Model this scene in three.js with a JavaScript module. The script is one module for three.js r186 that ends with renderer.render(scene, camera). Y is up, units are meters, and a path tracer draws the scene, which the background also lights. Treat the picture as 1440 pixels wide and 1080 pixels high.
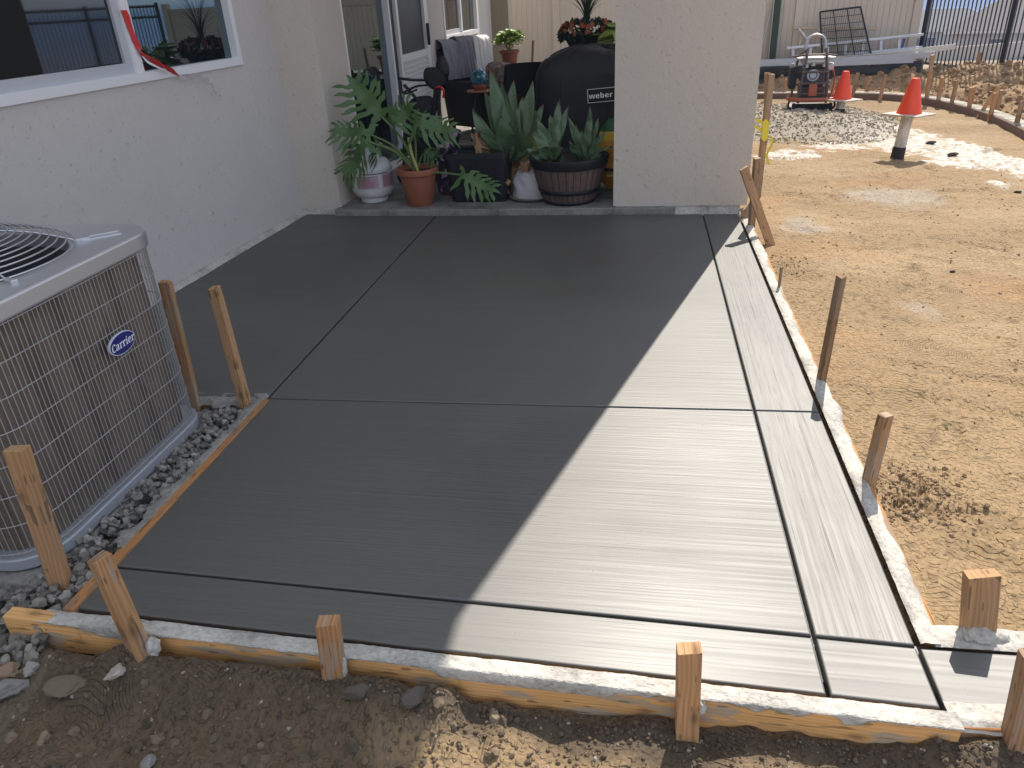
import * as THREE from 'three';
import { RoundedBoxGeometry } from 'three/addons/geometries/RoundedBoxGeometry.js';
import { mergeGeometries, mergeVertices } from 'three/addons/utils/BufferGeometryUtils.js';

// ------------------------------------------------------------------ camera, sky, sun, exposure
const scene = new THREE.Scene();
const camera = new THREE.PerspectiveCamera(54.25, 4 / 3, 0.05, 9000);
camera.position.set(0, 1.36, 5.0825);
camera.rotation.order = 'YXZ';
camera.rotation.set(THREE.MathUtils.degToRad(-27.35), THREE.MathUtils.degToRad(10.655), THREE.MathUtils.degToRad(-3.148));
const renderer = new THREE.WebGLRenderer({ antialias: true });
renderer.setSize(1024, 768);
renderer.toneMapping = THREE.LinearToneMapping;
renderer.toneMappingExposure = 1.3;
renderer.shadowMap.enabled = true;

const SUN_AZ = THREE.MathUtils.degToRad(16.1), SUN_EL = THREE.MathUtils.degToRad(52);
const sunDir = new THREE.Vector3(Math.sin(SUN_AZ) * Math.cos(SUN_EL), Math.sin(SUN_EL), -Math.cos(SUN_AZ) * Math.cos(SUN_EL));
const sun = new THREE.DirectionalLight(0xfff6ea, 5);
sun.position.copy(sunDir).multiplyScalar(40);
sun.castShadow = true;
sun.shadow.mapSize.set(4096, 4096);
Object.assign(sun.shadow.camera, { left: -12, right: 12, top: 12, bottom: -12, near: 1, far: 90 });
sun.shadow.radius = .5;
scene.add(sun, sun.target);

function mulberry(a) { return () => { a |= 0; a = a + 0x6D2B79F5 | 0; let t = Math.imul(a ^ a >>> 15, 1 | a); t = t + Math.imul(t ^ t >>> 7, 61 | t) ^ t; return ((t ^ t >>> 14) >>> 0) / 4294967296; }; }
function hash2(x, y, s) { let h = Math.imul(x, 374761393) + Math.imul(y, 668265263) + Math.imul(s, 974634777); h = Math.imul(h ^ h >>> 13, 1274126177); return ((h ^ h >>> 16) >>> 0) / 4294967296; }
const mod = (a, b) => ((a % b) + b) % b;
// periodic value noise, period px x py lattice cells (0 = not periodic)
function vn(x, y, s = 0, px = 0, py = px) {
  const xi = Math.floor(x), yi = Math.floor(y); let fx = x - xi, fy = y - yi;
  fx = fx * fx * (3 - 2 * fx); fy = fy * fy * (3 - 2 * fy);
  const x0 = px ? mod(xi, px) : xi, x1 = px ? mod(xi + 1, px) : xi + 1, y0 = py ? mod(yi, py) : yi, y1 = py ? mod(yi + 1, py) : yi + 1;
  const a = hash2(x0, y0, s), b = hash2(x1, y0, s), c = hash2(x0, y1, s), d = hash2(x1, y1, s);
  return a + (b - a) * fx + (c - a) * fy + (a - b - c + d) * fx * fy;
}
function fbm(x, y, oct = 4, s = 0, px = 0, py = px) { let v = 0, a = 0.5, t = 0; for (let i = 0; i < oct; i++) { v += a * vn(x, y, s + i * 17, px, py); t += a; a *= 0.5; x *= 2; y *= 2; px *= 2; py *= 2; } return v / t; }
const sst = (a, b, x) => { const t = Math.min(1, Math.max(0, (x - a) / (b - a))); return t * t * (3 - 2 * t); };
const mix = (a, b, t) => a + (b - a) * t;

{ // clear pale-blue sky with thin high cloud towards the horizon
  const w = 512, h = 256, d = new Float32Array(w * h * 4);
  for (let j = 0; j < h; j++) for (let i = 0; i < w; i++) {
    const el = ((j + 0.5) / h - 0.5) * Math.PI, az = (i + 0.5) / w * Math.PI * 2 - Math.PI;
    const dx = Math.cos(el) * Math.cos(az), dy = Math.sin(el), dz = Math.cos(el) * Math.sin(az);
    const e = Math.max(0, dy), hz = Math.exp(-e * 5.5);
    let r = mix(0.42, 0.94, hz), g = mix(0.50, 0.97, hz), b = mix(0.66, 1.02, hz);
    const cs = dx * sunDir.x + dy * sunDir.y + dz * sunDir.z;
    const glow = 0.5 * Math.pow(Math.max(0, cs), 24) + 0.16 * Math.pow(Math.max(0, cs), 4);
    r += glow; g += glow * 0.97; b += glow * 0.9;
    const q = sst(0.5, 0.8, fbm(dx / (e + 0.25) * 1.3 + 5, dz / (e + 0.25) * 2.2 + 9, 5, 3)) * 0.5 * sst(0.02, 0.15, e);
    r = mix(r, 1.2, q); g = mix(g, 1.22, q); b = mix(b, 1.26, q);
    const k = (j * w + i) * 4; d[k] = r; d[k + 1] = g; d[k + 2] = b; d[k + 3] = 1;
  }
  const t = new THREE.DataTexture(d, w, h, THREE.RGBAFormat, THREE.FloatType);
  t.mapping = THREE.EquirectangularReflectionMapping; t.magFilter = t.minFilter = THREE.LinearFilter; t.wrapS = THREE.RepeatWrapping; t.needsUpdate = true;
  scene.background = t; scene.environment = t;
}

// ------------------------------------------------------------------ helpers
const V = (x, y, z) => new THREE.Vector3(x, y, z);
const used = new Map();
function numbered(n) { const k = used.get(n) || 0; used.set(n, k + 1); return k ? `${n}_${String(k).padStart(3, '0')}` : n; }
function tag(o, label, category, group, kind) { if (label) o.userData.label = label; if (category) o.userData.category = category; if (group) o.userData.group = group; if (kind) o.userData.kind = kind; return o; }
function thing(name, label, category, pos = [0, 0, 0], turn = 0, group) {
  const o = new THREE.Group(); o.name = numbered(name); scene.add(o); o.position.set(...pos); o.rotation.y = turn; return tag(o, label, category, group);
}
function part(name, geo, mat, parent, label) {
  const g = Array.isArray(geo) ? merge(geo) : geo;
  const m = new THREE.Mesh(g, mat); m.name = name; m.castShadow = m.receiveShadow = true; parent.add(m); if (label) m.userData.label = label; return m;
}
function solo(name, geo, mat, label, category, group, kind) { const m = part(numbered(name), geo, mat, scene); return tag(m, label, category, group, kind); }
function merge(list) { return mergeGeometries(list.map(g => { const q = g.index ? g.toNonIndexed() : g.clone(); for (const k of Object.keys(q.attributes)) if (!['position', 'normal', 'uv'].includes(k)) q.deleteAttribute(k); q.morphAttributes = {}; return q; })); }
// uv in metres, by the dominant direction of each face
function muv(g0, sw = false) {
  const g = g0.index ? g0.toNonIndexed() : g0; const p = g.attributes.position, n = g.attributes.normal, uv = new Float32Array(p.count * 2);
  for (let i = 0; i < p.count; i += 3) {
    let nx = 0, ny = 0, nz = 0; for (let k = 0; k < 3; k++) { nx += Math.abs(n.getX(i + k)); ny += Math.abs(n.getY(i + k)); nz += Math.abs(n.getZ(i + k)); }
    for (let k = 0; k < 3; k++) {
      const x = p.getX(i + k), y = p.getY(i + k), z = p.getZ(i + k); let u, v;
      if (nx >= ny && nx >= nz) { u = z; v = y; } else if (nz >= ny) { u = x; v = y; } else { u = x; v = z; }
      if (sw) [u, v] = [v, u];
      uv[(i + k) * 2] = u; uv[(i + k) * 2 + 1] = v;
    }
  }
  g.setAttribute('uv', new THREE.BufferAttribute(uv, 2)); return g;
}
function box(w, h, d, x = 0, y = 0, z = 0) { const g = new THREE.BoxGeometry(w, h, d); g.translate(x, y, z); return muv(g); }
function rbox(w, h, d, r, x = 0, y = 0, z = 0, s = 2) { const g = new RoundedBoxGeometry(w, h, d, s, Math.min(r, w / 2.01, h / 2.01, d / 2.01)); g.translate(x, y, z); return muv(g); }
function boxb(x0, x1, y0, y1, z0, z1) { return box(x1 - x0, y1 - y0, z1 - z0, (x0 + x1) / 2, (y0 + y1) / 2, (z0 + z1) / 2); }
function aim(g, a, b, roll = 0) { // geometry along +y of length |ab|, centred -> from a to b
  const d = b.clone().sub(a).normalize(), q = new THREE.Quaternion().setFromUnitVectors(V(0, 1, 0), d);
  if (roll) g.rotateY(roll);
  g.applyQuaternion(q); const m = a.clone().add(b).multiplyScalar(0.5); g.translate(m.x, m.y, m.z); return g;
}
function rod(a, b, r, seg = 7, r2 = r) { a = Array.isArray(a) ? V(...a) : a; b = Array.isArray(b) ? V(...b) : b; return aim(new THREE.CylinderGeometry(r2, r, a.distanceTo(b), seg, 1), a, b); }
function bar(a, b, w, d, roll = 0) { a = V(...a); b = V(...b); return aim(muv(new RoundedBoxGeometry(w, a.distanceTo(b), d, 1, Math.min(w, d) * 0.12)), a, b, roll); }
function tube(pts, r, seg = 24, rad = 7, closed = false) { return new THREE.TubeGeometry(new THREE.CatmullRomCurve3(pts.map(p => Array.isArray(p) ? V(...p) : p), closed, 'centripetal'), seg, r, rad, closed); }
function lathe(pts, seg = 40) { return new THREE.LatheGeometry(pts.map(p => new THREE.Vector2(...p)), seg); }
function move(g, x, y, z) { g.translate(x, y, z); return g; }
function jitter(g, amt, seed, freq = 20) { const p = g.attributes.position; for (let i = 0; i < p.count; i++) { const x = p.getX(i), y = p.getY(i), z = p.getZ(i); p.setXYZ(i, x + (vn(y * freq + 3, z * freq, seed) - .5) * amt, y + (vn(x * freq, z * freq + 7, seed + 1) - .5) * amt, z + (vn(x * freq + 1, y * freq, seed + 2) - .5) * amt); } g.computeVertexNormals(); return g; }
// grid surface from a function (u,v in 0..1) -> Vector3
function surf(fn, nu, nv, uvs = [1, 1], closedU = false) {
  const P = [], U = [], I = [];
  for (let j = 0; j <= nv; j++) for (let i = 0; i <= nu; i++) { const q = fn(i / nu, j / nv); P.push(q.x, q.y, q.z); U.push(i / nu * uvs[0], j / nv * uvs[1]); }
  for (let j = 0; j < nv; j++) for (let i = 0; i < nu; i++) { const a = j * (nu + 1) + i, b = a + 1, c = a + nu + 1, d = c + 1; I.push(a, b, d, a, d, c); }
  const g = new THREE.BufferGeometry(); g.setAttribute('position', new THREE.Float32BufferAttribute(P, 3)); g.setAttribute('uv', new THREE.Float32BufferAttribute(U, 2)); g.setIndex(I);
  if (closedU) { const g2 = mergeVertices((() => { const h = g.clone(); h.deleteAttribute('uv'); return h; })(), 1e-5); g2.computeVertexNormals(); // smooth seam
    g.computeVertexNormals(); const n = g.attributes.normal; for (let j = 0; j <= nv; j++) { const a = j * (nu + 1), b = a + nu; const x = n.getX(a) + n.getX(b), y = n.getY(a) + n.getY(b), z = n.getZ(a) + n.getZ(b), l = Math.hypot(x, y, z) || 1; n.setXYZ(a, x / l, y / l, z / l); n.setXYZ(b, x / l, y / l, z / l); }
  } else g.computeVertexNormals();
  return g;
}

// ------------------------------------------------------------------ textures
function tex(w, h, fn, o = {}) { // fn(u,v) -> [r,g,b] linear 0..1 (colour) or number (data)
  const d = new Uint8Array(w * h * 4);
  for (let j = 0; j < h; j++) for (let i = 0; i < w; i++) {
    const c = fn((i + .5) / w, (j + .5) / h), k = (j * w + i) * 4; d[k + 3] = 255;
    if (typeof c === 'number') d[k] = d[k + 1] = d[k + 2] = Math.max(0, Math.min(255, c * 255));
    else for (let q = 0; q < 3; q++) { const v = Math.max(0, Math.min(1, c[q])); d[k + q] = 255 * (v <= .0031308 ? v * 12.92 : 1.055 * Math.pow(v, 1 / 2.4) - .055); }
  }
  const t = new THREE.DataTexture(d, w, h, THREE.RGBAFormat); t.wrapS = t.wrapT = THREE.RepeatWrapping; t.magFilter = THREE.LinearFilter; t.minFilter = THREE.LinearMipmapLinearFilter; t.generateMipmaps = true; t.anisotropy = 8;
  if (o.color) t.colorSpace = THREE.SRGBColorSpace;
  if (o.m) t.repeat.set(1 / o.m[0], 1 / o.m[1]);
  t.needsUpdate = true; return t;
}
function canvasTex(w, h, draw) { const c = document.createElement('canvas'); c.width = w; c.height = h; const x = c.getContext('2d'); draw(x, w, h); const t = new THREE.CanvasTexture(c); t.colorSpace = THREE.SRGBColorSpace; t.anisotropy = 8; return t; }
const lin = (r, g, b) => new THREE.Color().setRGB(r, g, b);
const std = (c, r = .8, o = {}) => new THREE.MeshStandardMaterial({ color: Array.isArray(c) ? lin(...c) : c, roughness: r, ...o });
const phy = (c, r = .8, o = {}) => new THREE.MeshPhysicalMaterial({ color: Array.isArray(c) ? lin(...c) : c, roughness: r, ...o });
const sc3 = (c, k) => [c[0] * k, c[1] * k, c[2] * k];
const mx3 = (a, b, t) => [mix(a[0], b[0], t), mix(a[1], b[1], t), mix(a[2], b[2], t)];

// stucco: sand-float plaster with pits
const stuccoBump = tex(1024, 1024, (u, v) => { const a = fbm(u * 64, v * 64, 3, 1, 64), b = fbm(u * 150, v * 150, 2, 5, 150), c = fbm(u * 14, v * 14, 2, 9, 14); const pit = sst(.8, .9, vn(u * 80, v * 80, 21, 80)); return .25 + a * .35 + b * .22 + c * .25 - pit * .3; }, { m: [1.3, 1.3] });
const stuccoCol = tex(512, 512, (u, v) => { const a = fbm(u * 5, v * 5, 4, 31, 5), b = fbm(u * 60, v * 60, 2, 35, 60), s = sst(.9, .95, vn(u * 200, v * 200, 41, 200)) * .25; return mx3([.64, .60, .56], [.56, .525, .49], a * .7 + b * .3).map(q => q * (1 - s)); }, { color: true, m: [2.6, 2.6] });
const M = {};
M.stucco = std(0xffffff, .93, { map: stuccoCol, bumpMap: stuccoBump, bumpScale: .0022 });
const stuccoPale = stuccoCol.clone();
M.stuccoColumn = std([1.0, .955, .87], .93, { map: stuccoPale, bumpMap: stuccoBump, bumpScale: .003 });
M.whiteVinyl = std([.8, .8, .8], .4);
M.glass = phy([.012, .015, .016], .015, { ior: 2.33, specularIntensity: 1, specularColor: lin(.72, .95, 1) });
M.darkGlass = phy([.012, .014, .015], .03, { ior: 1.75 });
M.screen = phy([.03, .032, .034], .45, { ior: 1.5, bumpMap: tex(64, 64, (u, v) => .5 + .25 * (Math.sin(u * 6.283 * 8) + Math.sin(v * 6.283 * 8)), { m: [.03, .03] }), bumpScale: .0006 });

// broom-finished damp concrete; lines run along u
function broomH(u, v) { const l = vn(u * 5, v * 420, 3, 5, 420) * .45 + vn(u * 7, v * 230, 7, 7, 230) * .16 + vn(u * 24, v * 500, 11, 24, 500) * .4; const ridge = Math.pow(vn(u * 4, v * 330, 13, 4, 330), 7) * .7, pit = sst(.97, .99, vn(u * 150, v * 150, 19, 150)) * .5; return .1 + l * .5 + ridge * .5 - pit * .3; }
const broomBump = tex(2048, 1024, broomH, { m: [1.7, 1.7] });
const broomCol = tex(1024, 1024, (u, v) => { const a = fbm(u * 3, v * 3, 5, 51, 3), l = vn(u * 3, v * 210, 53, 3, 210), sp = sst(.9, .95, vn(u * 120, v * 120, 57, 120)), n = fbm(u * 200, v * 200, 2, 58, 200); const damp = sst(.42, .62, fbm(u * 2 + 3, v * 2, 4, 59, 2)); const k = .74 + .2 * a + .13 * l + .14 * (n - .5) - .1 * sp + .3 * damp; return sc3([.054, .0525, .0435], k); }, { color: true, m: [2.1, 2.1] });
const broomRough = tex(512, 1024, (u, v) => .46 + .14 * fbm(u * 4, v * 4, 3, 61, 4) + .07 * vn(u * 5, v * 330, 63, 5, 330), { m: [1.9, 1.9] });
M.slab = phy(0xffffff, 1, { map: broomCol, bumpMap: broomBump, bumpScale: .0014, roughnessMap: broomRough, ior: 2.04 });
function turned(t) { const c = t.clone(); c.rotation = Math.PI / 2; c.needsUpdate = true; return c; }
M.ribbon = phy(0xffffff, 1, { map: turned(broomCol), bumpMap: turned(broomBump), bumpScale: .0026, roughnessMap: turned(broomRough), ior: 1.94 });
// rough dry concrete, smeared over forms and edges
const roughBump = tex(1024, 1024, (u, v) => fbm(u * 30, v * 30, 5, 71, 30) * .8 + fbm(u * 130, v * 130, 3, 75, 130) * .35, { m: [.8, .8] });
const roughCol = tex(1024, 1024, (u, v) => { const a = fbm(u * 10, v * 10, 4, 81, 10), b = fbm(u * 90, v * 90, 3, 85, 90), pt = sst(.72, .8, vn(u * 90, v * 90, 91, 90)); const k = .8 + .8 * (a - .5) + .4 * (b - .5) - .13 * pt; return sc3([.56, .535, .475], k); }, { color: true, m: [.8, .8] });
M.crust = std(0xffffff, .95, { map: roughCol, bumpMap: roughBump, bumpScale: .006 });
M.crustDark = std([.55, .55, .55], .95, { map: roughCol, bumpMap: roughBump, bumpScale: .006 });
M.porchSlab = std([.5, .5, .5], .9, { map: roughCol, bumpMap: roughBump, bumpScale: .001 });

// wood, grain along v
function woodTex(c1, c2, s, blot = 0) {
  return tex(512, 1024, (u, v) => {
    const w = fbm(u * 4 + .6 * fbm(u * 3, v * 3, 2, s + 5, 3), v * 3, 3, s, 4, 3), g = vn(u * 90, v * 5, s + 1, 90, 5) * .6 + vn(u * 200, v * 14, s + 2, 200, 14) * .4;
    const ring = .5 + .5 * Math.sin((u * 9 + 1.6 * w) * 6.283 * 2); const kx = mod(u * 3 + .3, 1) - .5, ky = (mod(v * 2.3 + .37, 1) - .5) * 2.5, kn = Math.exp(-(kx * kx + ky * ky) * 60);
    let c = mx3(c1, c2, Math.min(1, ring * .45 + g * .45)); c = sc3(c, (.8 + .4 * w) * (1 - .55 * kn));
    if (blot) { const b = sst(.56, .66, fbm(u * 8, v * 9, 4, s + 30, 8, 9)) * blot; c = mx3(c, [.36, .33, .28], b); }
    const st = sst(.8, .9, vn(u * 30, v * 24, s + 40, 30, 24)) * .5; return sc3(c, 1 - st);
  }, { color: true, m: [.22, 1.0] });
}
const woodBump = tex(512, 512, (u, v) => vn(u * 80, v * 4, 3, 80, 4) * .6 + vn(u * 190, v * 12, 5, 190, 12) * .4, { m: [.2, .6] });
M.wood = [woodTex([.58, .35, .17], [.36, .18, .08], 101, .08), woodTex([.54, .30, .135], [.29, .145, .065], 111, .45), woodTex([.46, .29, .16], [.25, .14, .075], 121, .3)].map(t => std(0xffffff, .78, { map: t, bumpMap: woodBump, bumpScale: .002 }));
M.woodWeather = std([.86, .83, .8], .85, { map: M.wood[2].map, bumpMap: woodBump, bumpScale: .003 });
const formTex = woodTex([.76, .46, .20], [.58, .31, .11], 131, .75); formTex.rotation = Math.PI / 2;
const formBump = woodBump.clone(); formBump.rotation = Math.PI / 2;
M.form = std([1.12, 1.08, 1.0], .7, { map: formTex, bumpMap: formBump, bumpScale: .001 });
M.formBrown = std([.5, .38, .33], .85, { map: formTex, bumpMap: formBump, bumpScale: .002 });
M.endGrain = std([.66, .5, .33], .85, { bumpMap: woodBump, bumpScale: .001 });
M.metal = std([.42, .43, .45], .4, { metalness: .85 });
M.galv = std([.55, .57, .6], .38, { metalness: .7 });
M.black = std([.012, .012, .013], .55);
M.blackMatt = std([.018, .018, .019], .85);
M.rubber = std([.02, .02, .02], .9);
M.terracotta = std([.33, .115, .06], .75, { bumpMap: roughBump, bumpScale: .001 });
M.soil = std([.045, .03, .02], 1);
M.stone = [[.34, .32, .29], [.25, .235, .22], [.42, .37, .31]].map(c => std(c, .95, { bumpMap: roughBump, bumpScale: .004 }));

// ------------------------------------------------------------------ ground
const curbPts = [[.9, -6.16], [1.57, -6.08], [2.05, -5.98], [2.49, -5.88], [2.88, -5.71], [3.13, -5.5], [3.31, -5.17], [3.42, -4.78], [3.49, -4.35], [3.52, -3.9], [3.51, -3.4], [3.47, -2.9], [3.38, -2.3], [3.24, -1.6], [3.1, -.9]];
const curbCurve = new THREE.CatmullRomCurve3(curbPts.map(p => V(p[0], 0, p[1])));
const curbS = curbCurve.getSpacedPoints(120);
function curbDist(x, z) { let b = 1e9, s = 0; for (let i = 0; i < 120; i++) { const p = curbS[i], q = curbS[i + 1], ex = q.x - p.x, ez = q.z - p.z, t = Math.min(1, Math.max(0, ((x - p.x) * ex + (z - p.z) * ez) / (ex * ex + ez * ez))), dx = x - p.x - ex * t, dz = z - p.z - ez * t, d = dx * dx + dz * dz; if (d < b) { b = d; s = ex * dz - ez * dx; } } return Math.sqrt(b) * (s < 0 ? 1 : -1); } // > 0 outside (towards the fence)
const FA = V(3.76, 0, -7.33), FD = V(.7, 0, .714); // iron fence: start and direction
const steps = []; { const r = mulberry(909); for (let i = 0; i < 64; i++) { const a = r() * 6.28; steps.push([.85 + r() * 2.2, -2.6 + r() * 6.3, Math.cos(a), Math.sin(a), .006 + .008 * r()]); } for (let i = 0; i < 9; i++) { const a = r() * 6.28; steps.push([-1.2 + r() * 2.2, 4.1 + r() * .3, Math.cos(a), Math.sin(a), .006]); } }
function H(x, z) {
  const n1 = fbm(x * 1.3 + 40, z * 1.3 + 11, 4, 201), n2 = fbm(x * 7 + 3, z * 7 + 9, 4, 211), n3 = fbm(x * 26, z * 26, 3, 221);
  if (x < -3.5 || z > 9 || x > 7 || z < -9) {
    const dx = Math.max(0, x - 7), dz = Math.max(0, -9 - z), d = Math.hypot(dx, dz); // land falls away behind the fences
    let y = -.3 - .079 * Math.min(d, 120) - 24 * sst(110, 380, d);
    if (d > 300) y += 22 * (fbm(x / 700 + 9, z / 700 + 4, 4, 231) - .5) * sst(300, 1100, d);
    return y + (n1 - .5) * .05;
  }
  let y = -.048 + (n1 - .5) * .035 + (n2 - .5) * .022 + (n3 - .5) * .010;
  // front strip lies a little lower and is clotted with soil thrown against the form
  const fr = sst(3.86, 3.95, z) * sst(1.9, 1.2, x);
  if (fr > 0) { const heap = sst(4.1, 3.94, z) * (.008 + .035 * sst(-1.05, -1.2, x) + .05 * sst(.42, .62, fbm(x * 3.6 + 8, z * 2, 4, 241)) + .03 * (fbm(x * 16, z * 16, 3, 243) - .4)); y = mix(y, -.092 + heap + (n2 - .5) * .04 + (n3 - .5) * .026 + (n1 - .5) * .02, fr); }
  for (const [px, pz, ca, sa, dp] of steps) { const ex = x - px, ez = z - pz; if (ex * ex + ez * ez < .05) { const lx = ex * ca + ez * sa, lz = -ex * sa + ez * ca, w = .048 + .012 * Math.sin(lx * 20 + 1), q = Math.max(Math.abs(lx) / .145, Math.abs(lz) / w); y += q < 1 ? -dp * sst(1, .8, q) : dp * .7 * sst(1.5, 1.05, q); } }
  for (const rz of [1.9, 2.18]) { const q = Math.abs(z - rz - .25 * Math.sin(x * 1.1) - (x - 1) * .35); if (x > .9 && q < .1) y += (q < .045 ? -.008 : .005 * sst(.1, .05, q)) * sst(.9, 1.2, x); }
  // churned spot beside the slab, behind the fourth stake
  const c1 = Math.exp(-(((x - .84) / .1) ** 2 + ((z - 3.04) / .1) ** 2)); y += c1 * (fbm(x * 30, z * 30, 3, 251) - .62) * .13;
  const c2 = Math.exp(-(((x - 1.0) / .16) ** 2 + ((z - 3.2) / .08) ** 2)); y += c2 * (fbm(x * 24, z * 24, 3, 252) - .55) * .06;
  const c3 = Math.exp(-(((x - .82) / .16) ** 2 + ((z - .9) / .2) ** 2)); y += c3 * (fbm(x * 22, z * 22, 3, 253) - .5) * .06;
  // spoil pile under the compactor
  const r = Math.hypot((x - 1.72) / 1.0, (z + 4.15) / 1.5); const pile = sst(1, .1, r); y += pile * (.05 + .05 * n2 + .06 * (fbm(x * 11, z * 11, 4, 261) - .4));
  // rough bank between the mow curb and the fences
  if (x > .5 && z < -1) { const d = curbDist(x, z); if (d > .02) { const t = sst(.1, 1.5, d); y += t * .2 + sst(.05, .5, d) * (fbm(x * 2.6, z * 3.4, 5, 271) - .45) * .34; } }
  if (z < -6.85 && x > -.2 && x < 3.76) y = .26;
  // beyond the iron fence the land falls away
  const q = (x - FA.x) * FD.z - (z - FA.z) * FD.x; if (q > .06 && z < 0) y = mix(y, -.05 - q * .5, sst(.06, .8, q)) ;
  if (x > 5.7) y = mix(y, -.6, sst(5.7, 7, x));
  // trench kept clear under the slabs and the house
  const under = sst(.60, .57, x) * sst(3.92, 3.88, z) * (1 - sst(-1.44, -1.5, x) * sst(2.62, 2.68, z));
  if (under > 0 && z > -6.3) y = mix(y, -.2, under * sst(-6.3, -6.1, z));
  if (x > .55 && x < 1.7 && z > 3.66 && z < 3.9) y = Math.min(y, -.2);
  if (x < -1.42 && z > 2.6 && z < 4.6) y = mix(y, -.075 + (n2 - .5) * .02, sst(-1.42, -1.5, x));
  return y;
}
function axis(a, b, st, lo, hi) { const o = []; for (let v = a; v <= b + 1e-6; v += st) o.push(v); let s = st, v = a; while (v > lo) { s *= 1.28; v -= s; o.unshift(v); } s = st; v = b; while (v < hi) { s *= 1.28; v += s; o.push(v); } return o; }
const GX0 = -3, GX1 = 6, GZ0 = -8.2, GZ1 = 5.4;
{
  const xs = axis(-2.5, 4.6, .019, -4000, 4000), zs = axis(-8, 4.6, .021, -4000, 400), P = [], U = [], I = [], nx = xs.length;
  for (const z of zs) for (const x of xs) { P.push(x, H(x, z), z); U.push(x, z); }
  for (let j = 0; j < zs.length - 1; j++) for (let i = 0; i < nx - 1; i++) { const a = j * nx + i; I.push(a, a + nx, a + 1, a + 1, a + nx, a + nx + 1); }
  const g = new THREE.BufferGeometry(); g.setAttribute('position', new THREE.Float32BufferAttribute(P, 3)); g.setAttribute('uv', new THREE.Float32BufferAttribute(U, 2)); g.setIndex(I); g.computeVertexNormals();
  const W = 1536, Hh = 2048;
  const map = tex(W, Hh, (u, v) => {
    const x = GX0 + u * (GX1 - GX0), z = GZ0 + v * (GZ1 - GZ0);
    const a = fbm(x * 2.2, z * 2.2, 4, 301), b = fbm(x * 17, z * 17, 3, 305), c = hash2(Math.floor(u * W), Math.floor(v * Hh), 309);
    let col = mx3([.335, .235, .128], [.245, .165, .085], a * .9 + b * .3);
    const crumbs = sst(.68, .78, vn(x * 60, z * 60, 313)) * sst(.4, .6, fbm(x * 3, z * 3, 3, 314)); col = sc3(col, 1 - .3 * crumbs);
    const redd = sst(.55, .75, fbm(x * 1.1 + 30, z * 1.6, 3, 317)); col = mx3(col, [.34, .2, .095], redd * .5); const comp = sst(.5, .62, fbm(x * .9 + 7, z * 2.6 + 3, 4, 318)); col = mx3(col, [.38, .28, .165], comp * .35);
    // spilled slurry: grey patches, and the white washed-out lime at the drain stubs
    const blob = (cx, cz, rx, rz) => Math.exp(-(((x - cx) / rx) ** 2 + ((z - cz) / rz) ** 2));
    const gn = fbm(x * 5, z * 5, 4, 321);
    let grey = blob(1.8, -.62, .42, .42) + blob(1.05, -.05, .22, .25) * .8 + blob(1.3, 1.55, .14, .25) * .75 + blob(2.2, 1.0, .1, .2) * .5 + blob(1.1, .15, .3, .12) * .5;
    col = mx3(col, [.36, .335, .29], sst(.3, .8, grey * (.1 + gn * 1.3)) * .6 * (.5 + .7 * vn(x * 40, z * 40, 323)));
    let white = blob(2.45, -2.75, .42, .75) + blob(2.25, -3.5, .4, .5) + blob(2.8, -2.3, .3, .5) + blob(2.95, -1.6, .32, .35) + blob(3.05, -1.2, .2, .4) + blob(1.25, -2.2, .42, .3) * .9 + blob(1.75, -2.6, .3, .22) * .7 + blob(2.6, -1.0, .15, .25) * .6 + blob(2.5, -1.75, .2, .2) * .5;
    const wn = fbm(x * 6 + 4, z * 6, 5, 331); const wf = fbm(x * 22, z * 14, 3, 335); col = mx3(col, [.76, .73, .67], (.4 + .5 * sst(.3, .6, vn(x * 46, z * 30, 337))) * sst(.36, .62, white * (.0 + wn * .8 + wf * .85)) * (.62 + .38 * wf));
    const r = Math.hypot((x - 1.72) / 1.05, (z + 4.1) / 1.5); const pile = sst(1.05, .75, r + (gn - .5) * .5); if (pile > 0) col = mx3(col, mx3([.40, .36, .30], [.24, .21, .17], vn(x * 34, z * 34, 341)), pile * .85);
    if (x > .5 && z < -1) { const d = curbDist(x, z); if (d > 0) col = mx3(col, mx3([.36, .235, .125], [.26, .165, .085], b), sst(.05, .3, d)); }
    if (z < -6.85) col = [.2, .15, .1];
    // moist dark soil thrown up along the front form and beside the gravel
    const mo = sst(4.10, 4.0, z + (fbm(x * 4, z * 4, 4, 351) - .5) * .16) * sst(3.9, 3.95, z);
    if (z > 3.85) col = mx3(col, mx3([.28, .2, .115], [.2, .14, .078], b), sst(3.9, 4.0, z) * .6);
    if (mo > 0) col = mx3(col, mx3([.105, .077, .05], [.05, .039, .028], b * .6 + gn * .4), mo * .94);
    const left = sst(-.35, -.6, x + (gn - .5) * .4) * sst(3.9, 3.95, z); col = mx3(col, mx3([.135, .1, .06], [.08, .06, .038], b), left * .85);
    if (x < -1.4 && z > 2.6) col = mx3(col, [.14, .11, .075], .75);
    return sc3(col, .84 + .32 * c * (.6 + b));
  }, { color: true, m: [GX1 - GX0, GZ1 - GZ0] });
  map.offset.set(-GX0 / (GX1 - GX0), -GZ0 / (GZ1 - GZ0));
  const rnd = mulberry(77), prints = []; for (let i = 0; i < 34; i++) prints.push([rnd(), rnd(), rnd() * 6.28, .8 + rnd() * .5]);
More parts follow.
